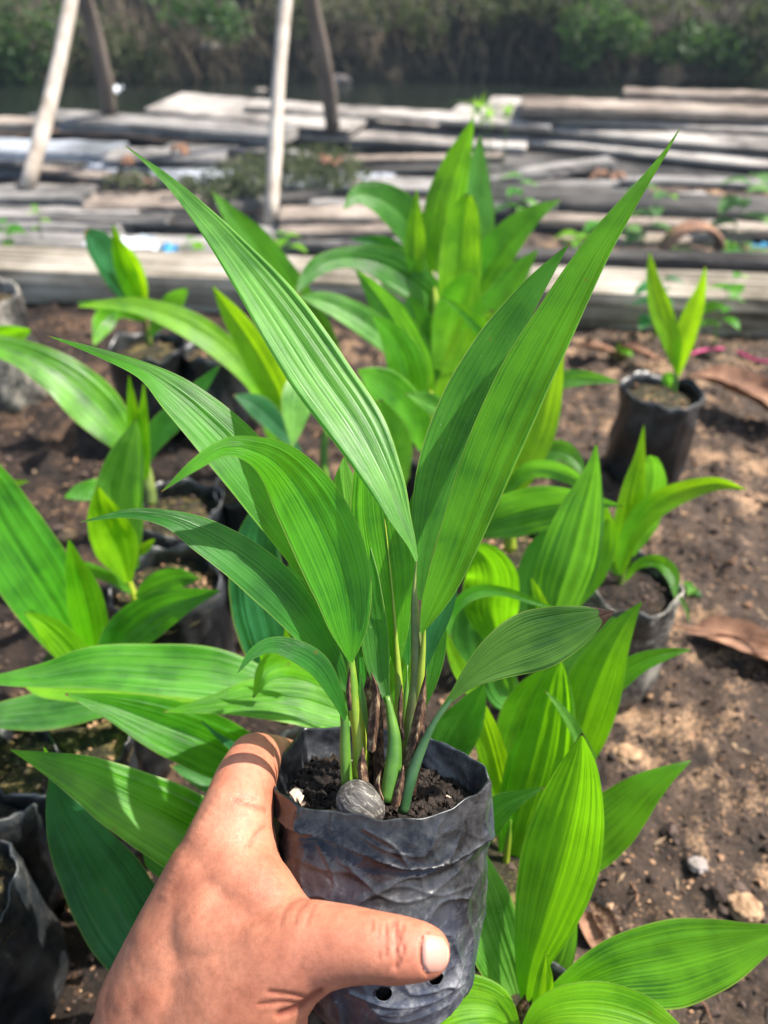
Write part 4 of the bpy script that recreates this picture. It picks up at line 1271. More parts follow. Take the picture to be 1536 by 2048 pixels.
# sharp creases pressed into the film on the side towards the lens: (line, width, height, step below the line)
FOLD = [
    ([(538, 1590), (575, 1648), (640, 1670), (720, 1702), (790, 1730), (835, 1735), (900, 1722), (978, 1672)], 5, .0011, .0014),
    ([(600, 1620), (597, 1648), (614, 1668)], 4, .0011, 0), ([(668, 1624), (664, 1650), (670, 1668)], 4, .0007, 0),
    ([(730, 1655), (785, 1688), (812, 1724)], 5, .0009, 0), ([(976, 1566), (962, 1630), (972, 1690)], 6, .0012, 0),
    ([(958, 1740), (930, 1815), (944, 1880), (932, 1950)], 7, .0013, 0), ([(640, 1690), (668, 1755), (660, 1800)], 6, .0007, 0),
    ([(880, 1640), (862, 1690), (870, 1716)], 5, .0006, 0), ([(720, 1800), (800, 1772), (880, 1790), (940, 1770)], 6, .0006, 0),
    ([(700, 1985), (780, 2012), (860, 2004), (925, 1965)], 6, .0010, 0), ([(905, 1880), (922, 1935), (905, 1975)], 5, .0009, 0),
    ([(610, 1700), (600, 1745), (612, 1790)], 5, .0006, 0), ([(840, 1745), (850, 1800), (842, 1835)], 5, .0005, 0),
]
cz = (C0 - CAMP).dot(ey)
fi = [k for k in range(len(V)) if (V[k] - CAMP).dot(ey) < cz]
fp = np.array([topx(V[k]) for k in fi])
for ln_, w_, am, st in FOLD:
    q = catmull([(x, y, 0) for x, y in ln_], 50)[:, :2]
    best = np.full(len(fi), 1e9)
    side_ = np.zeros(len(fi))
    for sgi in range(len(q) - 1):
        a_, b_ = q[sgi], q[sgi + 1]
        ab_ = b_ - a_
        pp = fp - a_
        t_ = np.clip((pp @ ab_) / (ab_ @ ab_ + 1e-9), 0, 1)
        d2_ = ((pp - t_[:, None] * ab_) ** 2).sum(1)
        up_ = d2_ < best
        best[up_] = d2_[up_]
        side_[up_] = (ab_[0] * pp[:, 1] - ab_[1] * pp[:, 0])[up_]
    dist = np.sqrt(best)
    push = am * np.exp(-dist / w_)
    if st:
        push += st * np.where(side_ < 0, np.exp(-dist / 60), -.3 * np.exp(-dist / 16))
    for j_, k in enumerate(fi):
        if push[j_] > 2e-5 or push[j_] < -2e-5:
            rd = V[k] - C0
            rd = (rd - AX * rd.dot(AX)).normalized()
            V[k] = V[k] + rd * float(push[j_])


hc = []
for (hx, hy, hr) in holes:
    best = min((k for k in range(len(V)) if (V[k] - CAMP).dot(ey) < (C0 - CAMP).dot(ey)), key=lambda k: (topx(V[k])[0] - hx) ** 2 + (topx(V[k])[1] - hy) ** 2)
    hc.append((V[best].copy(), hr))
keep = []
for f in F:
    m_ = (V[f[0]] + V[f[2]]) / 2
    if all((m_ - c_).length > hr for c_, hr in hc):
        keep.append(f)
for c_, hr in hc:                       # round off the cut
    for k in range(len(V)):
        d_ = V[k] - c_
        if hr * .72 < d_.length < hr * 1.28:
            V[k] = c_ + d_.normalized() * hr * 1.0 - ey * .0004
F = keep
# inner wall and bottom cap
b0 = len(V)
for i in range(16):
    s = i / 15 * .22
    for j in range(nA):
        a = 2 * math.pi * j / nA
        r = bag_surface(a, 0) - .0004 - .02 * s + .0015 * noise.fractal(Vector((math.cos(a) * 3, math.sin(a) * 3, s * 12)), 1, 2, 3) * min(1, s * 14)
        lip = .0022 * noise.noise((math.cos(a) * 3.1, math.sin(a) * 3.1, 2)) * (1 - min(1, s * 6))
        V.append(C0 + AX * (-HB * s + lip) + ex * (r * math.cos(a)) + ey * (r * math.sin(a)))
for i in range(15):
    for j in range(nA):
        F.append((b0 + (i + 1) * nA + j, b0 + (i + 1) * nA + (j + 1) % nA, b0 + i * nA + (j + 1) % nA, b0 + i * nA + j))
for j in range(nA):
    F.append((b0 + j, b0 + (j + 1) % nA, (j + 1) % nA, j))
cb = len(V)
V.append(C0 - AX * (HB + .002))
for j in range(nA):
    F.append((nS * nA + j, nS * nA + (j + 1) % nA, cb))
link('film', mesh('film', V, F, M_FILM), held)
# soil body: a lumpy core whose top is seen and whose side shows through the punched holes
V = []
SD = -.0150
nr_, ns_ = 60, 150
V.append(C0 + AX * (SD + .002))
for i in range(1, nr_ + 1):
    for j in range(ns_):
        a = 2 * math.pi * j / ns_
        rr = (rimr(a) - .0012) * i / nr_
        x_, y_ = rr * math.cos(a), rr * math.sin(a)
        z_ = SD + .0045 * (1 - (i / nr_) ** 2) + .0032 * noise.fractal((x_ * 95, y_ * 95, 2), 1, 2, 5) + .002 * noise.fractal((x_ * 300, y_ * 300, 8), 1, 2, 3)
        V.append(C0 + AX * z_ + ex * x_ + ey * y_)
F = [(0, 1 + j, 1 + (j + 1) % ns_) for j in range(ns_)]
F += [(1 + i * ns_ + j, 1 + (i + 1) * ns_ + j, 1 + (i + 1) * ns_ + (j + 1) % ns_, 1 + i * ns_ + (j + 1) % ns_) for i in range(nr_ - 1) for j in range(ns_)]
for i in range(1, 21):
    s = .25 + .73 * i / 20
    for j in range(ns_):
        a = 2 * math.pi * j / ns_
        r = bag_surface(a, s) - .0022
        V.append(C0 - AX * (HB * s) + ex * (r * math.cos(a)) + ey * (r * math.sin(a)))
for i in range(20):
    for j in range(ns_):
        q = 1 + (nr_ - 1 + i) * ns_
        F.append((q + j, q + ns_ + j, q + ns_ + (j + 1) % ns_, q + (j + 1) % ns_))
link('soil', mesh('soil', V, F, M_POTSOIL), held)
g = random.Random(5)
pts = []
pts2 = []
for i in range(1500):
    a, q = g.uniform(0, 6.28), .95 * math.sqrt(g.random())
    rr = rimr(a) * q
    p = C0 + AX * (SD + .0045 * (1 - q * q) + .0005) + ex * (rr * math.cos(a)) + ey * (rr * math.sin(a))
    (pts if i % 70 else pts2).append((p.x, p.y, p.z, .0003 + .0017 * g.random() ** 3))
M_BLACKC = simple_mat('black_soil_clod', [(.3, (.008, .006, .005)), (.7, (.035, .024, .018))], 200, .85, .6, .0006)
M_PEBBLE = simple_mat('small_pebble', [(.3, (.25, .15, .10)), (.7, (.60, .48, .38))], 150, .7, .3, .0004)
tag(blobs('clods', pts, M_BLACKC, held, .9), None, None, None, 'stuff')
tag(blobs('grit', pts2, M_PEBBLE, held, .9), None, None, None, 'stuff')
for (x, y, d, r) in ((592, 1592, .296, .0028), (600, 1598, .294, .0016)):
    p = P(x, y, d)
    blobs('pebble', [(p.x, p.y, p.z, r)], M_PEBBLE, held, .9)

# the palm nut pushed into the soil
nutm, n, l, out = newmat('nut_shell')
tcx = N(n, 'ShaderNodeTexCoord')
mp = N(n, 'ShaderNodeMapping'); mp.inputs['Scale'].default_value = (.22, 1, 1); l.new(tcx.outputs['Object'], mp.inputs['Vector'])
vo = N(n, 'ShaderNodeTexNoise', Scale=700.0, Detail=3.0, Distortion=.8); l.new(mp.outputs[0], vo.inputs['Vector'])
cr = ramp(n, [(.34, (.030, .026, .022)), (.48, (.065, .058, .050)), (.57, (.095, .085, .072)), (.61, (.27, .25, .21)), (.66, (.10, .09, .078))]); l.new(vo.outputs['Fac'], cr.inputs['Fac'])
pr = N(n, 'ShaderNodeBsdfPrincipled'); pr.inputs['Roughness'].default_value = .65; l.new(cr.outputs[0], pr.inputs['Base Color'])
bp = N(n, 'ShaderNodeBump', Strength=.5, Distance=.0005); l.new(vo.outputs['Fac'], bp.inputs['Height']); l.new(bp.outputs[0], pr.inputs['Normal'])
l.new(pr.outputs[0], out.inputs['Surface'])
V = []
F = []
for i in range(33):
    th = math.pi * i / 32
    for j in range(48):
        ph = 2 * math.pi * j / 48
        x_, y_, z_ = math.cos(th), math.sin(th) * math.cos(ph), math.sin(th) * math.sin(ph)
        k_ = 1 - .10 * x_
        V.append((.0098 * x_, .0080 * y_ * k_, .0080 * z_ * k_))
F = [(i * 48 + j, i * 48 + (j + 1) % 48, (i + 1) * 48 + (j + 1) % 48, (i + 1) * 48 + j) for i in range(32) for j in range(48)]
nut = link('palm_nut', mesh('palm_nut', V, F, nutm))
nc = P(722, 1609, .279)
qx = (RT * .80 - UP * .55 - FW * .1).normalized()
qy = (UP - qx * UP.dot(qx)).normalized()
M = Matrix((qx, qy, qx.cross(qy))).transposed().to_4x4()
M.translation = nc
nut.matrix_world = M
tag(nut, 'grey striped oval nut half buried at the foot of the held stems', 'nut')

# ------------------------------------------------------------------ the held seedling
hp = plant('sharp tall seedling with two long crossing leaves, growing in the bag held in the hand', C0 - AX * .02, [
    ([(833, 1122, 5), (822, 1085, 20), (802, 1040, 42), (768, 957, 78), (711, 850, 114), (638, 744, 120), (541, 600, 100), (448, 480, 60), (376, 400, 32), (330, 355, 18), (285, 318, 7), (250, 291, 1.5)], .272, .308, 'pale', dict(roll=.42, folds=8, pleat=.06, vfold=.10)),
    ([(842, 1266, 6), (864, 1212, 46), (892, 1148, 70), (928, 1050, 88), (984, 900, 108), (1047, 760, 106), (1132, 602, 80), (1188, 505, 60), (1232, 440, 44), (1292, 358, 20), (1330, 305, 9), (1359, 258, 1.5)], .280, .270, 'green', dict(roll=-.30, folds=8, pleat=.035, vfold=.08)),
    ([(838, 1200, 14), (848, 1080, 50), (876, 950, 88), (928, 815, 100), (990, 695, 84), (1050, 600, 54), (1098, 537, 28), (1140, 486, 1.5)], .305, .295, 'mature', dict(roll=.25, folds=8, vfold=.14)),
    ([(702, 1325, 8), (698, 1255, 78), (684, 1170, 122), (655, 1085, 138), (612, 1000, 132), (560, 932, 96), (505, 900, 56), (450, 895, 36), (392, 928, 24), (322, 984, 1.5)], 0, 0, 'green', dict(darr=[.285, .284, .283, .281, .278, .272, .262, .252, .246, .243], folds=8, roll=.15, pleat=.014)),
    ([(700, 1390, 6), (668, 1328, 42), (622, 1258, 72), (560, 1185, 90), (482, 1118, 88), (402, 1068, 68), (335, 1037, 36), (255, 1027, 18), (160, 1044, 1.5)], .296, .262, 'mature', dict(roll=.2, folds=8, pleat=.024)),
    ([(700, 1300, 10), (640, 1160, 60), (565, 1030, 100), (492, 928, 114), (420, 850, 102), (350, 787, 74), (288, 742, 36), (200, 706, 18), (94, 671, 1.5)], .305, .285, 'green', dict(roll=.25, folds=8)),
    ([(795, 1345, 6), (790, 1250, 58), (776, 1140, 112), (760, 1035, 118), (752, 950, 92), (748, 880, 50), (745, 830, 4)], .298, .300, 'green', dict(folds=9, vfold=.05, pleat=.016)),
    ([(735, 1300, 10), (715, 1170, 64), (698, 1060, 76), (690, 980, 56), (688, 912, 3)], .312, .310, 'pale', dict(roll=.2)),
    ([(778, 1410, 14), (770, 1384, 20), (756, 1334, 46), (746, 1255, 56), (732, 1160, 54), (722, 1080, 30), (718, 1010, 3)], .2875, .304, 'mature', dict(roll=-.3)),
    ([(690, 1440, 6), (672, 1388, 30), (638, 1332, 46), (592, 1302, 44), (545, 1290, 32), (505, 1308, 20), (475, 1346, 1.5)], .284, .262, 'mature', dict(roll=.25, folds=6)),
    ([(885, 1420, 12), (905, 1394, 16), (945, 1352, 46), (1000, 1312, 94), (1060, 1284, 120), (1122, 1262, 104), (1180, 1240, 58), (1228, 1223, 3)], .280, .268, 'dusty', dict(roll=.1, folds=8, vfold=.06)),
    ([(846, 1345, 6), (862, 1280, 34), (888, 1215, 38), (905, 1160, 24), (912, 1120, 3)], .302, .305, 'teal', dict(roll=-.3)),
    ([(815, 1330, 8), (812, 1240, 40), (815, 1150, 50), (822, 1060, 40), (830, 980, 6)], .306, .308, 'mature', dict(roll=.3)),
    ([(742, 1445, 20), (738, 1385, 52), (730, 1300, 70), (722, 1210, 44), (718, 1150, 4)], .312, .314, 'mature', dict(roll=.2)),
    ([(800, 1440, 20), (806, 1360, 56), (812, 1270, 62), (816, 1200, 30), (818, 1150, 4)], .313, .315, 'green', dict(roll=-.3)),
    ([(704, 1440, 14), (692, 1370, 50), (678, 1295, 62), (668, 1235, 30), (664, 1200, 4)], .309, .311, 'mature', dict(roll=.3)),
    ([(842, 1420, 14), (860, 1340, 44), (874, 1265, 40), (880, 1205, 4)], .309, .311, 'mature', dict(roll=-.2)),
    ([(748, 1410, 6), (760, 1340, 30), (770, 1270, 44), (785, 1200, 10)], .312, .314, 'green', dict(roll=.3)),
], [
    ([(694, 1568, 24), (690, 1500, 23), (689, 1440, 17), (680, 1400, 11)], .289, .285, SG, 'petiole'),
    ([(718, 1565, 30), (720, 1490, 31), (709, 1410, 25), (702, 1330, 18), (693, 1235, 8), (678, 1150, 4), (650, 1070, 2), (610, 985, 1)], .293, .2835, SY),
    ([(738, 1570, 32), (738, 1480, 27), (734, 1400, 22), (742, 1340, 14), (735, 1270, 9)], .303, .308, SB, 'sheath'),
    ([(774, 1602, 34), (785, 1545, 36), (789, 1480, 27), (780, 1420, 16), (774, 1392, 11)], .282, .2885, SG, 'petiole'),
    ([(798, 1575, 24), (797, 1465, 22), (798, 1375, 16), (792, 1280, 9), (784, 1180, 5), (774, 1080, 3), (764, 990, 1)], .294, .301, SY),
    ([(803, 1605, 32), (816, 1525, 35), (826, 1440, 33), (834, 1360, 27), (832, 1265, 21), (829, 1180, 15), (834, 1110, 7)], .295, .284, SO),
    ([(760, 1585, 26), (757, 1510, 22), (759, 1440, 16), (764, 1370, 8)], .298, .303, SB, 'sheath'),
    ([(725, 1572, 20), (729, 1500, 20), (728, 1420, 14), (722, 1350, 7)], .300, .303, SG),
    ([(822, 1590, 22), (836, 1500, 20), (845, 1420, 14), (852, 1340, 8)], .300, .303, SB, 'sheath'),
    ([(786, 1590, 18), (808, 1500, 18), (812, 1420, 14), (815, 1330, 8)], .301, .305, SG),
    ([(832, 1440, 12), (840, 1370, 16), (846, 1300, 11), (850, 1250, 6), (862, 1200, 2)], .290, .282, SY, 'petiole'),
    ([(806, 1625, 22), (816, 1575, 25), (840, 1505, 20), (868, 1446, 13), (900, 1402, 10), (925, 1372, 6), (960, 1340, 3)], .282, .2795, M_STEMD, 'petiole'),
], group=None)
hp['label'] = 'tall seedling with two long crossing leaves growing in the held bag'
# papery brown sheath scraps around the stem feet
for (spec, d0, d1, rl) in [
    ([(742, 1500, 26), (748, 1430, 30), (752, 1380, 18), (742, 1345, 3)], .287, .286, .4),
    ([(728, 1572, 30), (724, 1530, 26), (726, 1495, 3)], .283, .283, -.3),
    ([(812, 1560, 34), (826, 1490, 34), (840, 1420, 26), (846, 1380, 14), (852, 1345, 2)], .2855, .283, .5),
    ([(700, 1420, 12), (697, 1380, 14), (700, 1335, 3)], .284, .283, .3),
    ([(790, 1610, 26), (800, 1570, 24), (806, 1530, 4)], .2795, .281, .2),
    ([(764, 1600, 12), (755, 1570, 12), (762, 1540, 3)], .2785, .280, .6),
    ([(805, 1480, 14), (800, 1420, 14), (804, 1370, 3)], .2885, .287, -.4),
]:
    blade('sheath', [(x_, y_, w_ * .72) for x_, y_, w_ in spec], d0, d1, M_SHEATH, hp, roll=rl * .5, folds=4, vfold=-.75, pleat=.10)

# ------------------------------------------------------------------ the hand
def ball_chain(parts):
    """list of chains of (x, y, d, radius_px) -> vertices and faces of overlapping tapered capsules"""
    V = []
    F = []
    for ch in parts:
        for a_, b_ in zip(ch[:-1], ch[1:]):
            pa, pb = P(*a_[:3]), P(*b_[:3])
            ra, rb = a_[3] * a_[2] / FPX, b_[3] * b_[2] / FPX
            L = (pb - pa).length
            steps = max(2, int(L / (min(ra, rb) * .22)))
            for s in range(steps + 1):
                t_ = s / steps
                p = pa.lerp(pb, t_)
                r = ra + (rb - ra) * t_
                k = len(V)
                for i in range(1, 12):
                    th = math.pi * i / 12
                    for j in range(20):
                        ph = 2 * math.pi * j / 20
                        V.append(p + Vector((math.sin(th) * math.cos(ph), math.sin(th) * math.sin(ph), math.cos(th))) * r)
                V.append(p + Vector((0, 0, r)))
                V.append(p - Vector((0, 0, r)))
                for i in range(10):
                    for j in range(20):
                        F.append((k + i * 20 + j, k + (i + 1) * 20 + j, k + (i + 1) * 20 + (j + 1) % 20, k + i * 20 + (j + 1) % 20))
                for j in range(20):
                    F.append((k + 220, k + j, k + (j + 1) % 20))
                    F.append((k + 221, k + 200 + (j + 1) % 20, k + 200 + j))
    return V, F


chains = [
    # thumb
    [(852, 1903, .240, 50), (836, 1902, .240, 56), (790, 1899, .241, 64), (745, 1893, .2425, 66), (690, 1889, .246, 73), (630, 1892, .251, 84), (560, 1915, .257, 108), (490, 1975, .262, 135), (430, 2060, .268, 160)],
    # forefinger: back of the hand, knuckle, first joint, then round behind the bag
    [(360, 2080, .275, 150), (400, 1930, .277, 128), (432, 1800, .280, 108), (456, 1700, .284, 92), (474, 1625, .290, 74), (490, 1565, .300, 64), (508, 1520, .316, 54), (545, 1512, .342, 42), (610, 1530, .366, 38), (690, 1555, .370, 36)],
    # web between thumb and forefinger
    [(470, 1740, .277, 78), (512, 1790, .270, 80), (560, 1850, .262, 72), (610, 1882, .255, 66)],
    [(440, 1850, .270, 105), (510, 1880, .264, 100), (560, 1900, .260, 96)],
    [(480, 1650, .288, 62), (505, 1740, .278, 60), (550, 1812, .268, 50), (588, 1838, .262, 46)],
    [(420, 1830, .277, 108), (385, 1900, .276, 125), (350, 1990, .276, 135), (320, 2080, .276, 140)],
    [(455, 1870, .270, 110), (440, 1950, .270, 125), (400, 2030, .270, 140)],
    [(428, 1760, .281, 100), (374, 1890, .279, 116), (318, 2010, .278, 122)],
    # heel of the hand, wrist and forearm
    [(330, 1940, .285, 80), (290, 2020, .285, 90), (265, 2110, .283, 105), (200, 2330, .285, 120), (90, 2700, .30, 130)],
    [(490, 1985, .262, 132), (470, 2080, .265, 145), (420, 2330, .27, 150), (330, 2700, .29, 150)],
    [(390, 1990, .272, 140), (365, 2110, .272, 165), (300, 2330, .275, 170), (200, 2700, .29, 170)],
    # middle, ring and little finger behind the bag
    [(400, 1930, .300, 110), (425, 1790, .318, 74), (470, 1680, .345, 56), (530, 1650, .362, 46), (620, 1650, .366, 40), (700, 1665, .366, 35)],
    [(400, 1990, .305, 110), (430, 1880, .330, 66), (480, 1790, .354, 50), (560, 1765, .366, 42), (640, 1768, .368, 37), (700, 1778, .368, 33)],
    [(400, 2030, .305, 100), (440, 1960, .335, 56), (490, 1900, .356, 42), (570, 1880, .362, 36), (630, 1880, .364, 32)],
]
V, F = ball_chain(chains)
tmp = bpy.data.objects.new('tmp_hand', mesh('tmp_hand', V, F, M_SHEATH))
COL.objects.link(tmp)
rm = tmp.modifiers.new('r', 'REMESH')
rm.mode = 'VOXEL'
rm.voxel_size = .0011
sm = tmp.modifiers.new('s', 'SMOOTH')
sm.factor = .6
sm.iterations = 16
dg = bpy.context.evaluated_depsgraph_get()
hm = bpy.data.meshes.new_from_object(tmp.evaluated_get(dg))
bpy.data.objects.remove(tmp)
co = np.empty(len(hm.vertices) * 3)
hm.vertices.foreach_get('co', co)
co = co.reshape(-1, 3)
# creases: knuckle lines on the thumb, folds at its root and on the wrist
rel = co - np.array(CAMP)
dep = rel @ np.array(FW)
px = 768 + FPX * (rel @ np.array(RT)) / dep
py = 1024 - FPX * (rel @ np.array(UP)) / dep
CRE = [
    ([(856, 1863), (847, 1874), (843, 1890), (842, 1906), (843, 1924), (848, 1938), (857, 1948)], 1.8, 1.1),
    ([(788, 1846), (793, 1868), (790, 1890), (796, 1915), (792, 1935)], 2.6, 1.0), ([(804, 1852), (800, 1880), (806, 1900), (798, 1925)], 2.4, .8),
    ([(770, 1850), (774, 1880), (772, 1910)], 2.4, .6), ([(758, 1852), (762, 1885), (758, 1918)], 2.2, .35), ([(742, 1842), (744, 1860)], 2.4, .5),
    ([(560, 2030), (590, 2018), (618, 2000), (640, 1984)], 4.5, 1.6), ([(540, 1985), (580, 1990), (615, 1998)], 3, .9), ([(520, 2010), (560, 2005), (600, 2008)], 3, .8),
    ([(470, 1600), (500, 1612), (530, 1622)], 3, .7), ([(480, 1592), (510, 1598)], 3, .5), ([(530, 1655), (512, 1670), (500, 1690)], 3, .5),
    ([(600, 1796), (580, 1806), (566, 1826), (560, 1850)], 3, .4), ([(612, 1806), (596, 1822), (588, 1846)], 3, .35), ([(628, 1812), (618, 1832), (612, 1850)], 3, .3),
]
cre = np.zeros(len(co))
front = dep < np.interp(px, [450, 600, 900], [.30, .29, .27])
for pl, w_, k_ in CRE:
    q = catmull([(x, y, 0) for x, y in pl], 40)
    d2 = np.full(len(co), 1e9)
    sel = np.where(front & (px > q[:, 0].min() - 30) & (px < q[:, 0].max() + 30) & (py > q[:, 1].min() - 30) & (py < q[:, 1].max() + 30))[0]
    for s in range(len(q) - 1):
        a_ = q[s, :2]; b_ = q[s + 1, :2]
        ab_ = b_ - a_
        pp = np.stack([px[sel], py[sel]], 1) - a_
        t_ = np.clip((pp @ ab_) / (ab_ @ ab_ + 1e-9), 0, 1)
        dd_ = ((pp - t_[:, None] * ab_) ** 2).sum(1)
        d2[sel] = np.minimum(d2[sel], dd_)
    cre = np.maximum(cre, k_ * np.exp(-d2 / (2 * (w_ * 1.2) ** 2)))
nrm = np.empty(len(co) * 3)
hm.vertices.foreach_get('normal', nrm)
nrm = nrm.reshape(-1, 3)
# a tendon and a vein along the back of the hand
for pl, w_, k_ in [([(330, 1790), (360, 1720), (400, 1650), (440, 1590)], 8, .0006), ([(330, 1930), (380, 1850), (430, 1760)], 14, .0003), ([(250, 2010), (330, 1960), (420, 1930)], 12, .0005)]:
    q = catmull([(x, y, 0) for x, y in pl], 40)[:, :2]
    d2 = ((np.stack([px, py], 1)[:, None, :] - q[None, ::3]) ** 2).sum(2).min(1)
    co += nrm * (k_ * np.exp(-d2 / (2 * w_ ** 2)) * front)[:, None]
co -= nrm * (cre * .00045)[:, None]
hm.vertices.foreach_set('co', co.ravel())
hm.polygons.foreach_set('use_smooth', [True] * len(hm.polygons))
at = hm.attributes.new('crease', 'FLOAT', 'POINT')
at.data.foreach_set('value', cre.astype(np.float32))
# redder knuckle and thumb tip
ruddy = np.zeros(len(co))
for (x, y, r_) in ((850, 1905, 60), (790, 1895, 45), (490, 1500, 60), (620, 1960, 60)):
    ruddy = np.maximum(ruddy, np.exp(-((px - x) ** 2 + (py - y) ** 2) / (2 * r_ ** 2)))
at = hm.attributes.new('ruddy', 'FLOAT', 'POINT')
at.data.foreach_set('value', ruddy.astype(np.float32))

skin, n, l, out = newmat('skin')
tcx = N(n, 'ShaderNodeTexCoord')
a1 = N(n, 'ShaderNodeTexNoise', Scale=42.0, Detail=6.0, Roughness=.6)
a2 = N(n, 'ShaderNodeTexVoronoi', Scale=1500.0, feature='DISTANCE_TO_EDGE')
a3 = N(n, 'ShaderNodeTexNoise', Scale=420.0, Detail=3.0, Roughness=.7)
dz = N(n, 'ShaderNodeTexNoise', Scale=150.0, Detail=2.0)
mpv = N(n, 'ShaderNodeMapping'); mpv.inputs['Rotation'].default_value = (0, 0, .6); mpv.inputs['Scale'].default_value = (1, .5, .6)
l.new(tcx.outputs['Object'], mpv.inputs['Vector'])
l.new(tcx.outputs['Object'], a1.inputs['Vector']); l.new(tcx.outputs['Object'], a3.inputs['Vector']); l.new(tcx.outputs['Object'], dz.inputs['Vector'])
addv = N(n, 'ShaderNodeMix', data_type='VECTOR'); addv.inputs['Factor'].default_value = .004
l.new(mpv.outputs[0], addv.inputs['A']); l.new(dz.outputs['Color'], addv.inputs['B']); l.new(addv.outputs['Result'], a2.inputs['Vector'])
cr = ramp(n, [(.32, (.31, .105, .058)), (.5, (.44, .172, .098)), (.70, (.54, .235, .142))]); l.new(a1.outputs['Fac'], cr.inputs['Fac'])
rud = N(n, 'ShaderNodeAttribute', attribute_name='ruddy'); cre_n = N(n, 'ShaderNodeAttribute', attribute_name='crease')
mxr = N(n, 'ShaderNodeMix', data_type='RGBA'); mxr.inputs['B'].default_value = (.56, .19, .12, 1)
rm_ = N(n, 'ShaderNodeMath', operation='MULTIPLY'); rm_.inputs[1].default_value = .45
l.new(rud.outputs['Fac'], rm_.inputs[0]); l.new(rm_.outputs[0], mxr.inputs['Factor']); l.new(cr.outputs[0], mxr.inputs['A'])
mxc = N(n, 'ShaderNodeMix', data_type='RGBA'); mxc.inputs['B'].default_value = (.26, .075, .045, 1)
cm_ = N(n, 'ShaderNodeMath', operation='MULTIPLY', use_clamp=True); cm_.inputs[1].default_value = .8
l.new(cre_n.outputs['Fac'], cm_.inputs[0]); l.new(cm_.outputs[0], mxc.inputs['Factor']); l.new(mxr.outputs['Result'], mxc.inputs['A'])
v_ = ramp(n, [(.35, (.86, .84, .82)), (.6, (1.04, 1.03, 1.02))]); l.new(a3.outputs['Fac'], v_.inputs['Fac'])
mxm = N(n, 'ShaderNodeMix', data_type='RGBA', blend_type='MULTIPLY'); mxm.inputs['Factor'].default_value = 1
l.new(mxc.outputs['Result'], mxm.inputs['A']); l.new(v_.outputs[0], mxm.inputs['B'])
pr = N(n, 'ShaderNodeBsdfPrincipled'); pr.inputs['Roughness'].default_value = .52
pr.inputs['Subsurface Weight'].default_value = .25
pr.inputs['Subsurface Radius'].default_value = (1.0, .35, .18)
pr.inputs['Subsurface Scale'].default_value = .004
pr.inputs['Specular IOR Level'].default_value = .42
l.new(mxm.outputs['Result'], pr.inputs['Base Color'])
r_ = ramp(n, [(.0, (0, 0, 0)), (.10, (1, 1, 1))]); l.new(a2.outputs['Distance'], r_.inputs['Fac'])
b1 = N(n, 'ShaderNodeBump', Strength=.45, Distance=.00014); l.new(r_.outputs[0], b1.inputs['Height'])
b2 = N(n, 'ShaderNodeBump', Strength=.22, Distance=.0002); l.new(a3.outputs['Fac'], b2.inputs['Height']); l.new(b1.outputs[0], b2.inputs['Normal'])
inv = N(n, 'ShaderNodeMath', operation='MULTIPLY'); inv.inputs[1].default_value = -1; l.new(cre_n.outputs['Fac'], inv.inputs[0])
b3 = N(n, 'ShaderNodeBump', Strength=.8, Distance=.0006); l.new(inv.outputs[0], b3.inputs['Height']); l.new(b2.outputs[0], b3.inputs['Normal'])
l.new(b3.outputs[0], pr.inputs['Normal']); l.new(pr.outputs[0], out.inputs['Surface'])
hm.materials.clear()
hm.materials.append(skin)
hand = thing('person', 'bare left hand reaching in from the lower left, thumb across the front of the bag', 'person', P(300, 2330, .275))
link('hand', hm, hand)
# the thumbnail, laid on the thumb surface
bvh = BVHTree.FromPolygons([Vector(v) for v in co], [tuple(p.vertices) for p in hm.polygons])
nailm = simple_mat('thumbnail', [(.3, (.50, .24, .18)), (.7, (.58, .31, .24))], 60, .32, .1, .0002, spec=.6)
nails = simple_mat('nail_free_edge', [(.3, (.55, .36, .27)), (.7, (.62, .44, .34))], 60, .35, .1, .0002, spec=.5)
V = []
MI = []
nu_, nv_ = 22, 18
for i in range(nu_ + 1):
    s = i / nu_
    half = 37 * (1 - .10 * s) * (math.sqrt(max(0.0, 1 - max(0, (s - .55) / .45) ** 2.4 * .72)))
    x = 849 + 45 * s
    for j in range(nv_ + 1):
        t_ = 2 * j / nv_ - 1
        y = 1906 + t_ * half + 3 * s
        xx = x - 5 * (1 - t_ * t_) * (1 - s) * .9 + 3 * (1 - t_ * t_) * s
        q = P(xx, y, .3)
        hit = bvh.ray_cast(CAMP, (q - CAMP).normalized())
        p_ = hit[0] if hit[0] is not None else P(xx, y, .232)
        nn_ = hit[1] if hit[1] is not None else -FW
        lift = .00055 * (1 - abs(t_) ** 4) * min(1, s * 6 + .12) + .0002
        V.append(p_ - (q - CAMP).normalized() * lift + nn_ * .0001)
F = [(i * (nv_ + 1) + j, i * (nv_ + 1) + j + 1, (i + 1) * (nv_ + 1) + j + 1, (i + 1) * (nv_ + 1) + j) for i in range(nu_) for j in range(nv_)]
MI = [1 if i >= nu_ - 1 else 0 for i in range(nu_) for j in range(nv_)]
link('thumbnail', mesh('thumbnail', V, F, [nailm, nails], mi=MI), hand)

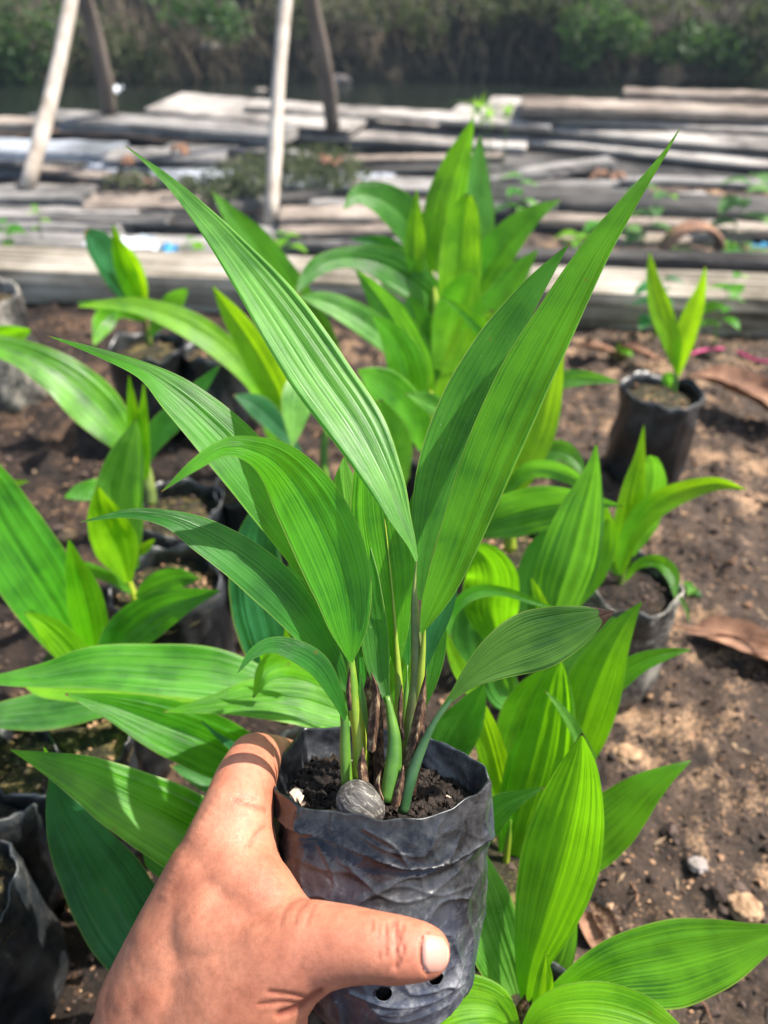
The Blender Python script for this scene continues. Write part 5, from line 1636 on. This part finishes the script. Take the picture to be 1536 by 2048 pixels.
# ------------------------------------------------------------------ small things on the soil and behind the edging
def lying_leaf(label, spec, z, mat, w3=.75, group='dead leaves on the soil'):
    """spec: (x, y, width m, height above soil)"""
    n_ = 26
    C = catmull([(a, b, c, d) for a, b, c, d in spec], n_)
    pts = [G(C[i, 0], C[i, 1], z + C[i, 3]) for i in range(n_)]
    V = []
    UV = []
    for i in range(n_):
        tn = (pts[min(n_ - 1, i + 1)] - pts[max(0, i - 1)]).normalized()
        sd = Vector((0, 0, 1)).cross(tn).normalized()
        for j in range(9):
            u = j / 4 - 1
            w_ = max(.0006, C[i, 2]) * .5
            V.append(pts[i] + sd * u * w_ + Vector((0, 0, w3 * w_ * u * u + .18 * w_ * noise.noise((i * .35, u * 2, spec[0][0])))))
            UV.append(((u + 1) / 2, i / (n_ - 1)))
    F = [(i * 9 + j, i * 9 + j + 1, (i + 1) * 9 + j + 1, (i + 1) * 9 + j) for i in range(n_ - 1) for j in range(8)]
    o = link('dead_leaf', mesh('dead_leaf', V, F, mat, uvs=UV))
    return tag(o, label, 'dead leaf', group)


lying_leaf('large curled brown leaf right of the lone two leaved seedling', [(1378, 752, .004, .02), (1430, 765, .045, .018), (1490, 790, .06, .010), (1560, 830, .05, .004), (1620, 880, .004, .0)], .02, M_DEAD)
lying_leaf('flat reddish brown leaf at the right edge, crossed by a twig', [(1375, 1265, .004, .002), (1430, 1275, .035, .001), (1500, 1300, .04, .000), (1580, 1330, .03, .001), (1640, 1350, .004, .0)], .006, M_DEAD)
lying_leaf('small curled brown leaf below the timber edging, left of the lone bag', [(1145, 690, .003, .01), (1180, 695, .022, .02), (1215, 703, .018, .012), (1250, 712, .002, .005)], .006, M_DEAD)
lying_leaf('brown leaf below the edging behind the lone bag', [(1230, 690, .003, .01), (1265, 700, .025, .02), (1300, 715, .018, .012), (1330, 722, .002, .005)], .006, M_DEAD)
lying_leaf('dark shrivelled leaf right of the tall glossy leaf at the bottom', [(1180, 1805, .003, .008), (1205, 1840, .014, .012), (1222, 1870, .012, .006), (1232, 1895, .002, .003)], .004, M_SHEATH)
lying_leaf('pinkish shrivelled leaf stub beside the tall glossy leaf at the bottom', [(1160, 1820, .003, .006), (1178, 1850, .016, .012), (1190, 1885, .012, .006), (1195, 1910, .002, .003)], .004, M_DEAD)


def stone(label, x, y, r, mat, seed):
    p = G(x, y, r * .4)
    V = []
    n1_, n2_ = 26, 38
    for i in range(n1_ + 1):
        th = math.pi * i / n1_
        for j in range(n2_):
            ph = 2 * math.pi * j / n2_
            d = Vector((math.sin(th) * math.cos(ph), math.sin(th) * math.sin(ph), math.cos(th)))
            k_ = r * (1 + .28 * noise.noise(d * 1.6 + Vector((seed, 0, 0))) + .2 * noise.fractal(d * 3 + Vector((seed, 0, 0)), 1, 2, 4))
            V.append(Vector((d.x * k_ * 1.2, d.y * k_, d.z * k_ * .5)))
    F = [(i * n2_ + j, (i + 1) * n2_ + j, (i + 1) * n2_ + (j + 1) % n2_, i * n2_ + (j + 1) % n2_) for i in range(n1_) for j in range(n2_)]
    o = link('stone', mesh('stone', V, F, mat))
    o.location = p
    return tag(o, label, 'stone')


M_STONE = simple_mat('grey_stone', [(.3, (.18, .15, .13)), (.7, (.32, .28, .26))], 160, .8, .4, .001)
M_CLAY = simple_mat('tan_clay', [(.35, (.20, .11, .06)), (.5, (.30, .19, .11)), (.68, (.46, .31, .18))], 180, .9, .9, .002)
stone('pale grey stone on the soil at the lower right', 1395, 1730, .006, M_STONE, 1)
stone('tan lump of clay on the soil right of the upright leaves', 1255, 1508, .009, M_CLAY, 2)
stone('crumbly tan lump of clay above the leaf at the right edge', 1490, 1815, .010, M_CLAY, 3)
stone('orange tan lump of clay at the left between the two ribbed leaves', 132, 1072, .009, M_CLAY, 4)
stone('small pale lump on the dark soil at the lower left', 150, 1812, .005, M_CLAY, 5)
stone('pale boulder on the bank right of the second dark pole', 675, 158, .05, M_STONE, 6).location = bankpt(680, 160, 4.95)
stone('small pale boulder at the water left of the middle pale pole', 523, 184, .035, M_STONE, 7).location = bankpt(522, 184, 4.7)
stone('grey pink boulder on the bank between the left and middle poles', 420, 94, .05, M_STONE, 8).location = bankpt(420, 94, 5.1)

# straw and leaf crumbs strewn on the soil: nobody could count them
g = random.Random(31)
V = []
F = []
while len(F) < 1400:
    x, y = g.uniform(-1, 1), g.uniform(.05, 1.2)
    if abs(x) > .22 + y * .62:
        continue
    a = g.uniform(0, 6.28)
    ln = g.uniform(.004, .016)
    w_ = g.uniform(.0004, .0018)
    d = Vector((math.cos(a), math.sin(a), g.uniform(-.1, .25)))
    sd_ = Vector((-math.sin(a), math.cos(a), g.uniform(-.4, .4))) * w_
    p = Vector((x, y, ground_z(x, y) + .0015))
    k = len(V)
    m_ = p + d * ln * .5 + Vector((0, 0, g.uniform(0, .003)))
    V += [p, m_ + sd_, m_ - sd_, p + d * ln]
    F += [(k, k + 2, k + 1), (k + 1, k + 2, k + 3)]
tag(link('soil_litter', mesh('soil_litter', V, F, simple_mat('straw_litter', [(.3, (.10, .06, .035)), (.7, (.38, .27, .16))], 30, .8, .1, .001), smooth=False)), 'straw and leaf crumbs strewn over the soil', 'litter', None, 'stuff')

# twigs
def twig(label, pts, r, mat=None, z=.006):
    C = catmull([(a, b, 0) for a, b in pts], 16)
    tp = [(G(C[i, 0], C[i, 1], z + .004 * math.sin(i * .7)), r * (1 - .03 * i)) for i in range(16)]
    o = link('twig', tube_mesh('twig', tp, mat or M_DEAD, 7))
    return tag(o, label, 'twig')


twig('thin straight twig lying across the flat reddish leaf at the right edge', [(1322, 1248), (1420, 1262), (1540, 1285), (1640, 1305)], .0016, z=.014)
twig('short pale twig on the soil at the bottom right corner', [(1395, 1995), (1412, 2015), (1425, 2050)], .0010)
twig('pale forked rootlet on the soil above the flat reddish leaf', [(1455, 1122), (1480, 1130), (1505, 1142)], .0014)
twig('short twig on the soil right of the tall glossy leaf', [(1265, 1770), (1275, 1790), (1270, 1812)], .0009)
M_STRING = simple_mat('magenta_string', [(.3, (.40, .02, .12)), (.7, (.60, .05, .20))], 60, .5, .1, .0005)
s_ = twig('magenta plastic string lying below the edging at the right', [(1370, 712), (1420, 698), (1470, 702), (1520, 722), (1600, 722)], .0028, M_STRING, .012)
s_.name = 'plastic_string'
s_['category'] = 'string'

# litter behind the edging
M_WPL = simple_mat('white_plastic', [(.3, (.50, .58, .62)), (.7, (.80, .84, .86))], 40, .4, .6, .003)
M_BLUE = simple_mat('blue_plastic', [(.3, (.03, .25, .50)), (.7, (.08, .42, .70))], 40, .4, .3, .002)
M_RED = simple_mat('red_plastic', [(.3, (.5, .08, .08)), (.7, (.65, .25, .25))], 40, .5, .3, .002)


def scrap(name, label, cx, cy, z, wx, wy, mat, seed, cat='litter', hgt=.012):
    c = G(cx, cy, z)
    n_ = 16
    V = []
    for i in range(n_ + 1):
        for j in range(n_ + 1):
            u, v = 2 * i / n_ - 1, 2 * j / n_ - 1
            k_ = 1 + .25 * noise.noise((math.atan2(v, u) * 1.0, seed, 1))
            V.append((u * wx / 2 * k_ * math.sqrt(1 - v * v / 2), v * wy / 2 * k_ * math.sqrt(1 - u * u / 2), .004 + hgt * (.5 + noise.fractal((u * 1.6, v * 1.6, seed), 1, 2, 4))))
    F = [(i * (n_ + 1) + j, (i + 1) * (n_ + 1) + j, (i + 1) * (n_ + 1) + j + 1, i * (n_ + 1) + j + 1) for i in range(n_) for j in range(n_)]
    o = link(name, mesh(name, V, F, mat))
    o.location = c
    return tag(o, label, cat)


scrap('plastic_sheet', 'crumpled white plastic sheet behind the edging at the left', 245, 498, .04, .15, .08, M_WPL, 1)
scrap('plastic_scrap', 'light blue plastic scrap beside the white plastic sheet', 340, 508, .045, .035, .03, M_BLUE, 2)
scrap('plastic_scrap', 'blue plastic scrap among weeds at the right edge', 1522, 502, .02, .045, .03, M_BLUE, 3)
scrap('plastic_scrap', 'small red and white scrap on the planks left of centre', 290, 372, .03, .05, .05, M_RED, 4)
scrap('dead_leaf', 'orange dead leaf on the planks right of the left pale pole', 258, 332, .08, .035, .05, M_DEAD, 5, 'dead leaf', .02)
scrap('dead_leaf', 'orange dead leaf on the short grey plank between the pale poles', 362, 308, .08, .05, .05, M_DEAD, 6, 'dead leaf', .02)
scrap('dead_leaf', 'orange dead leaf in the creeper right of the middle pole', 662, 332, .06, .06, .05, M_DEAD, 7, 'dead leaf', .02)
scrap('dead_leaf', 'tan curled leaf on the blackened board at the right', 1215, 362, .05, .09, .05, M_DEAD, 8, 'dead leaf', .02)
scrap('plastic_scrap', 'pale blue plastic scrap by the foot of the left dark pole', 234, 184, .1, .05, .05, M_WPL, 9)

# half-buried rusty-tan hoop
c = G(1383, 500, .03)
pts = []
rad = .058
V = []
for i in range(33):
    a = math.pi * i / 32
    for j in range(12):
        b_ = 2 * math.pi * j / 12
        rr = rad + .007 * math.cos(b_)
        V.append((c.x + rr * math.cos(a), c.y + .028 * math.sin(b_), c.z - .01 + rr * math.sin(a)))
F = [(i * 12 + j, i * 12 + (j + 1) % 12, (i + 1) * 12 + (j + 1) % 12, (i + 1) * 12 + j) for i in range(32) for j in range(12)]
tag(link('pipe_ring', mesh('pipe_ring', V, F, M_DEAD)), 'tan half ring of old pipe standing among weeds at the right', 'pipe')


# weeds
def weed(label, x, y, z, h, nl, size, seed, lean=0.0, mat='tiny', cat='weed'):
    c = G(x, y, z)
    g = random.Random(seed)
    root = thing('weed', label, cat, c, 'small weeds')
    top = c + Vector((lean, 0, h))
    pts = [(c.lerp(top, t) + Vector((.006 * math.sin(t * 4 + seed), 0, 0)), .0013 * (1.3 - t)) for t in np.linspace(0, 1, 8)]
    link('stem', tube_mesh('stem', pts, M_STEMG, 6), root)
    for i in range(nl):
        t = .35 + .65 * i / max(1, nl - 1)
        b = c.lerp(top, t)
        a = i * 2.4 + seed
        d = Vector((math.cos(a), math.sin(a) * .7, .25)).normalized()
        sd = d.cross(Vector((0, 0, 1))).normalized()
        s = size * g.uniform(.7, 1.2)
        V = []
        UV = []
        for k in range(9):
            q = k / 8
            w_ = s * .30 * math.sin(math.pi * min(1, q * .93 + .07)) ** .8
            p = b + d * s * q + Vector((0, 0, -s * .45 * q * q))
            V += [p - sd * w_ + Vector((0, 0, w_ * .3)), p, p + sd * w_ + Vector((0, 0, w_ * .3))]
            UV += [(0, q), (.5, q), (1, q)]
        F = [(k * 3 + j, k * 3 + j + 1, k * 3 + 4 + j, k * 3 + 3 + j) for k in range(8) for j in range(2)]
        link('leaf', mesh('leaf', V, F, LM[mat], uvs=UV), root)
    return root


weed('tall thin weed with spreading leaves at the right edge behind the net', 1400 + 62, 500, .0, .15, 7, .085, 3)
weed('small sprout with two lime leaves behind the left end of the edging', 90, 480, .03, .07, 4, .03, 4, mat='lime')
weed('green sprout at the left edge behind the edging', 22, 498, .03, .05, 5, .04, 5, mat='green')
weed('short green sprout behind the edging, right of the middle pale pole', 575, 508, .03, .04, 5, .04, 6, mat='lime')
weed('small sprout on the edging between the white plastic and the big leaf', 385, 512, .04, .03, 4, .035, 7, mat='lime')
weed('slim weed with paired leaves left of the lone seedling, against the edging', 1297, 690, .0, .11, 8, .042, 8, mat='teal')
weed('slim weed with paired leaves right of the lone seedling, against the edging', 1425, 700, .0, .12, 8, .042, 9, mat='green')
weed('upright weed left of the pipe ring', 1285, 520, .0, .14, 6, .06, 10)
weed('pale weed between the seedling and the long right leaf, behind the edging', 1030, 480, .0, .13, 8, .05, 11, mat='pale')
weed('tiny three leaved sprout on the soil right of the lone grey bag', 1380, 1190, .0, .012, 3, .014, 12, mat='green')
weed('small yellow green sprout under the edging left of the lone seedling', 1240, 715, .0, .02, 6, .022, 13, mat='lime')
for i, (x, y, h_) in enumerate([(1150, 520, .05), (1190, 505, .06), (1245, 500, .05), (1345, 530, .03), (1440, 530, .04), (1490, 535, .04)]):
    weed(['grass like tuft behind the edging, first right of the long leaf', 'second low weed right of the long leaf behind the edging', 'third low weed right of the long leaf behind the edging',
          'low weed at the left foot of the pipe ring', 'low weed at the right foot of the pipe ring', 'low weed between the pipe ring and the right edge'][i], x, y, .0, h_, 7, .045, 20 + i, mat=['lime', 'green', 'tiny'][i % 3])

# feathery weed head just above the tallest seedling
c = bankpt(985, 330, 1.62)
root = thing('weed', 'weed with feathery star shaped heads rising just above the tallest seedling', 'weed', Vector((c.x, c.y, 0)))
for (x, y, k_) in ((958, 215, 1.0), (975, 232, .9), (1015, 222, .6)):
    p = bankpt(x, y, 1.62)
    V = []
    F = []
    g = random.Random(x)
    for i in range(46):
        d = Vector((g.gauss(0, 1), g.gauss(0, 1), g.gauss(0, .8))).normalized() * .034 * k_
        s_ = d.cross(Vector((.3, .2, 1))).normalized() * .0020
        b = len(V)
        V += [p - s_, p + s_, p + d]
        F.append((b, b + 1, b + 2))
    link('flower_head', mesh('flower_head', V, F, LM['lime'], uvs=[(.5, .5)] * len(V)), root)
    q = Vector((c.x, c.y, 0))
    link('stem', tube_mesh('stem', [(q.lerp(p, t) + Vector((.008 * math.sin(t * 3), 0, 0)), .0011) for t in np.linspace(0, 1, 8)], M_STEMG, 6), root)
a_, b_, d_ = bankpt(955, 222, 1.62), bankpt(915, 180, 1.62), bankpt(873, 228, 1.62)
link('stem', tube_mesh('stem', [(a_ * (1 - t) ** 2 + b_ * 2 * t * (1 - t) + d_ * t * t, .0016 * (1.1 - t)) for t in np.linspace(0, 1, 12)], M_STEMG, 6), root)
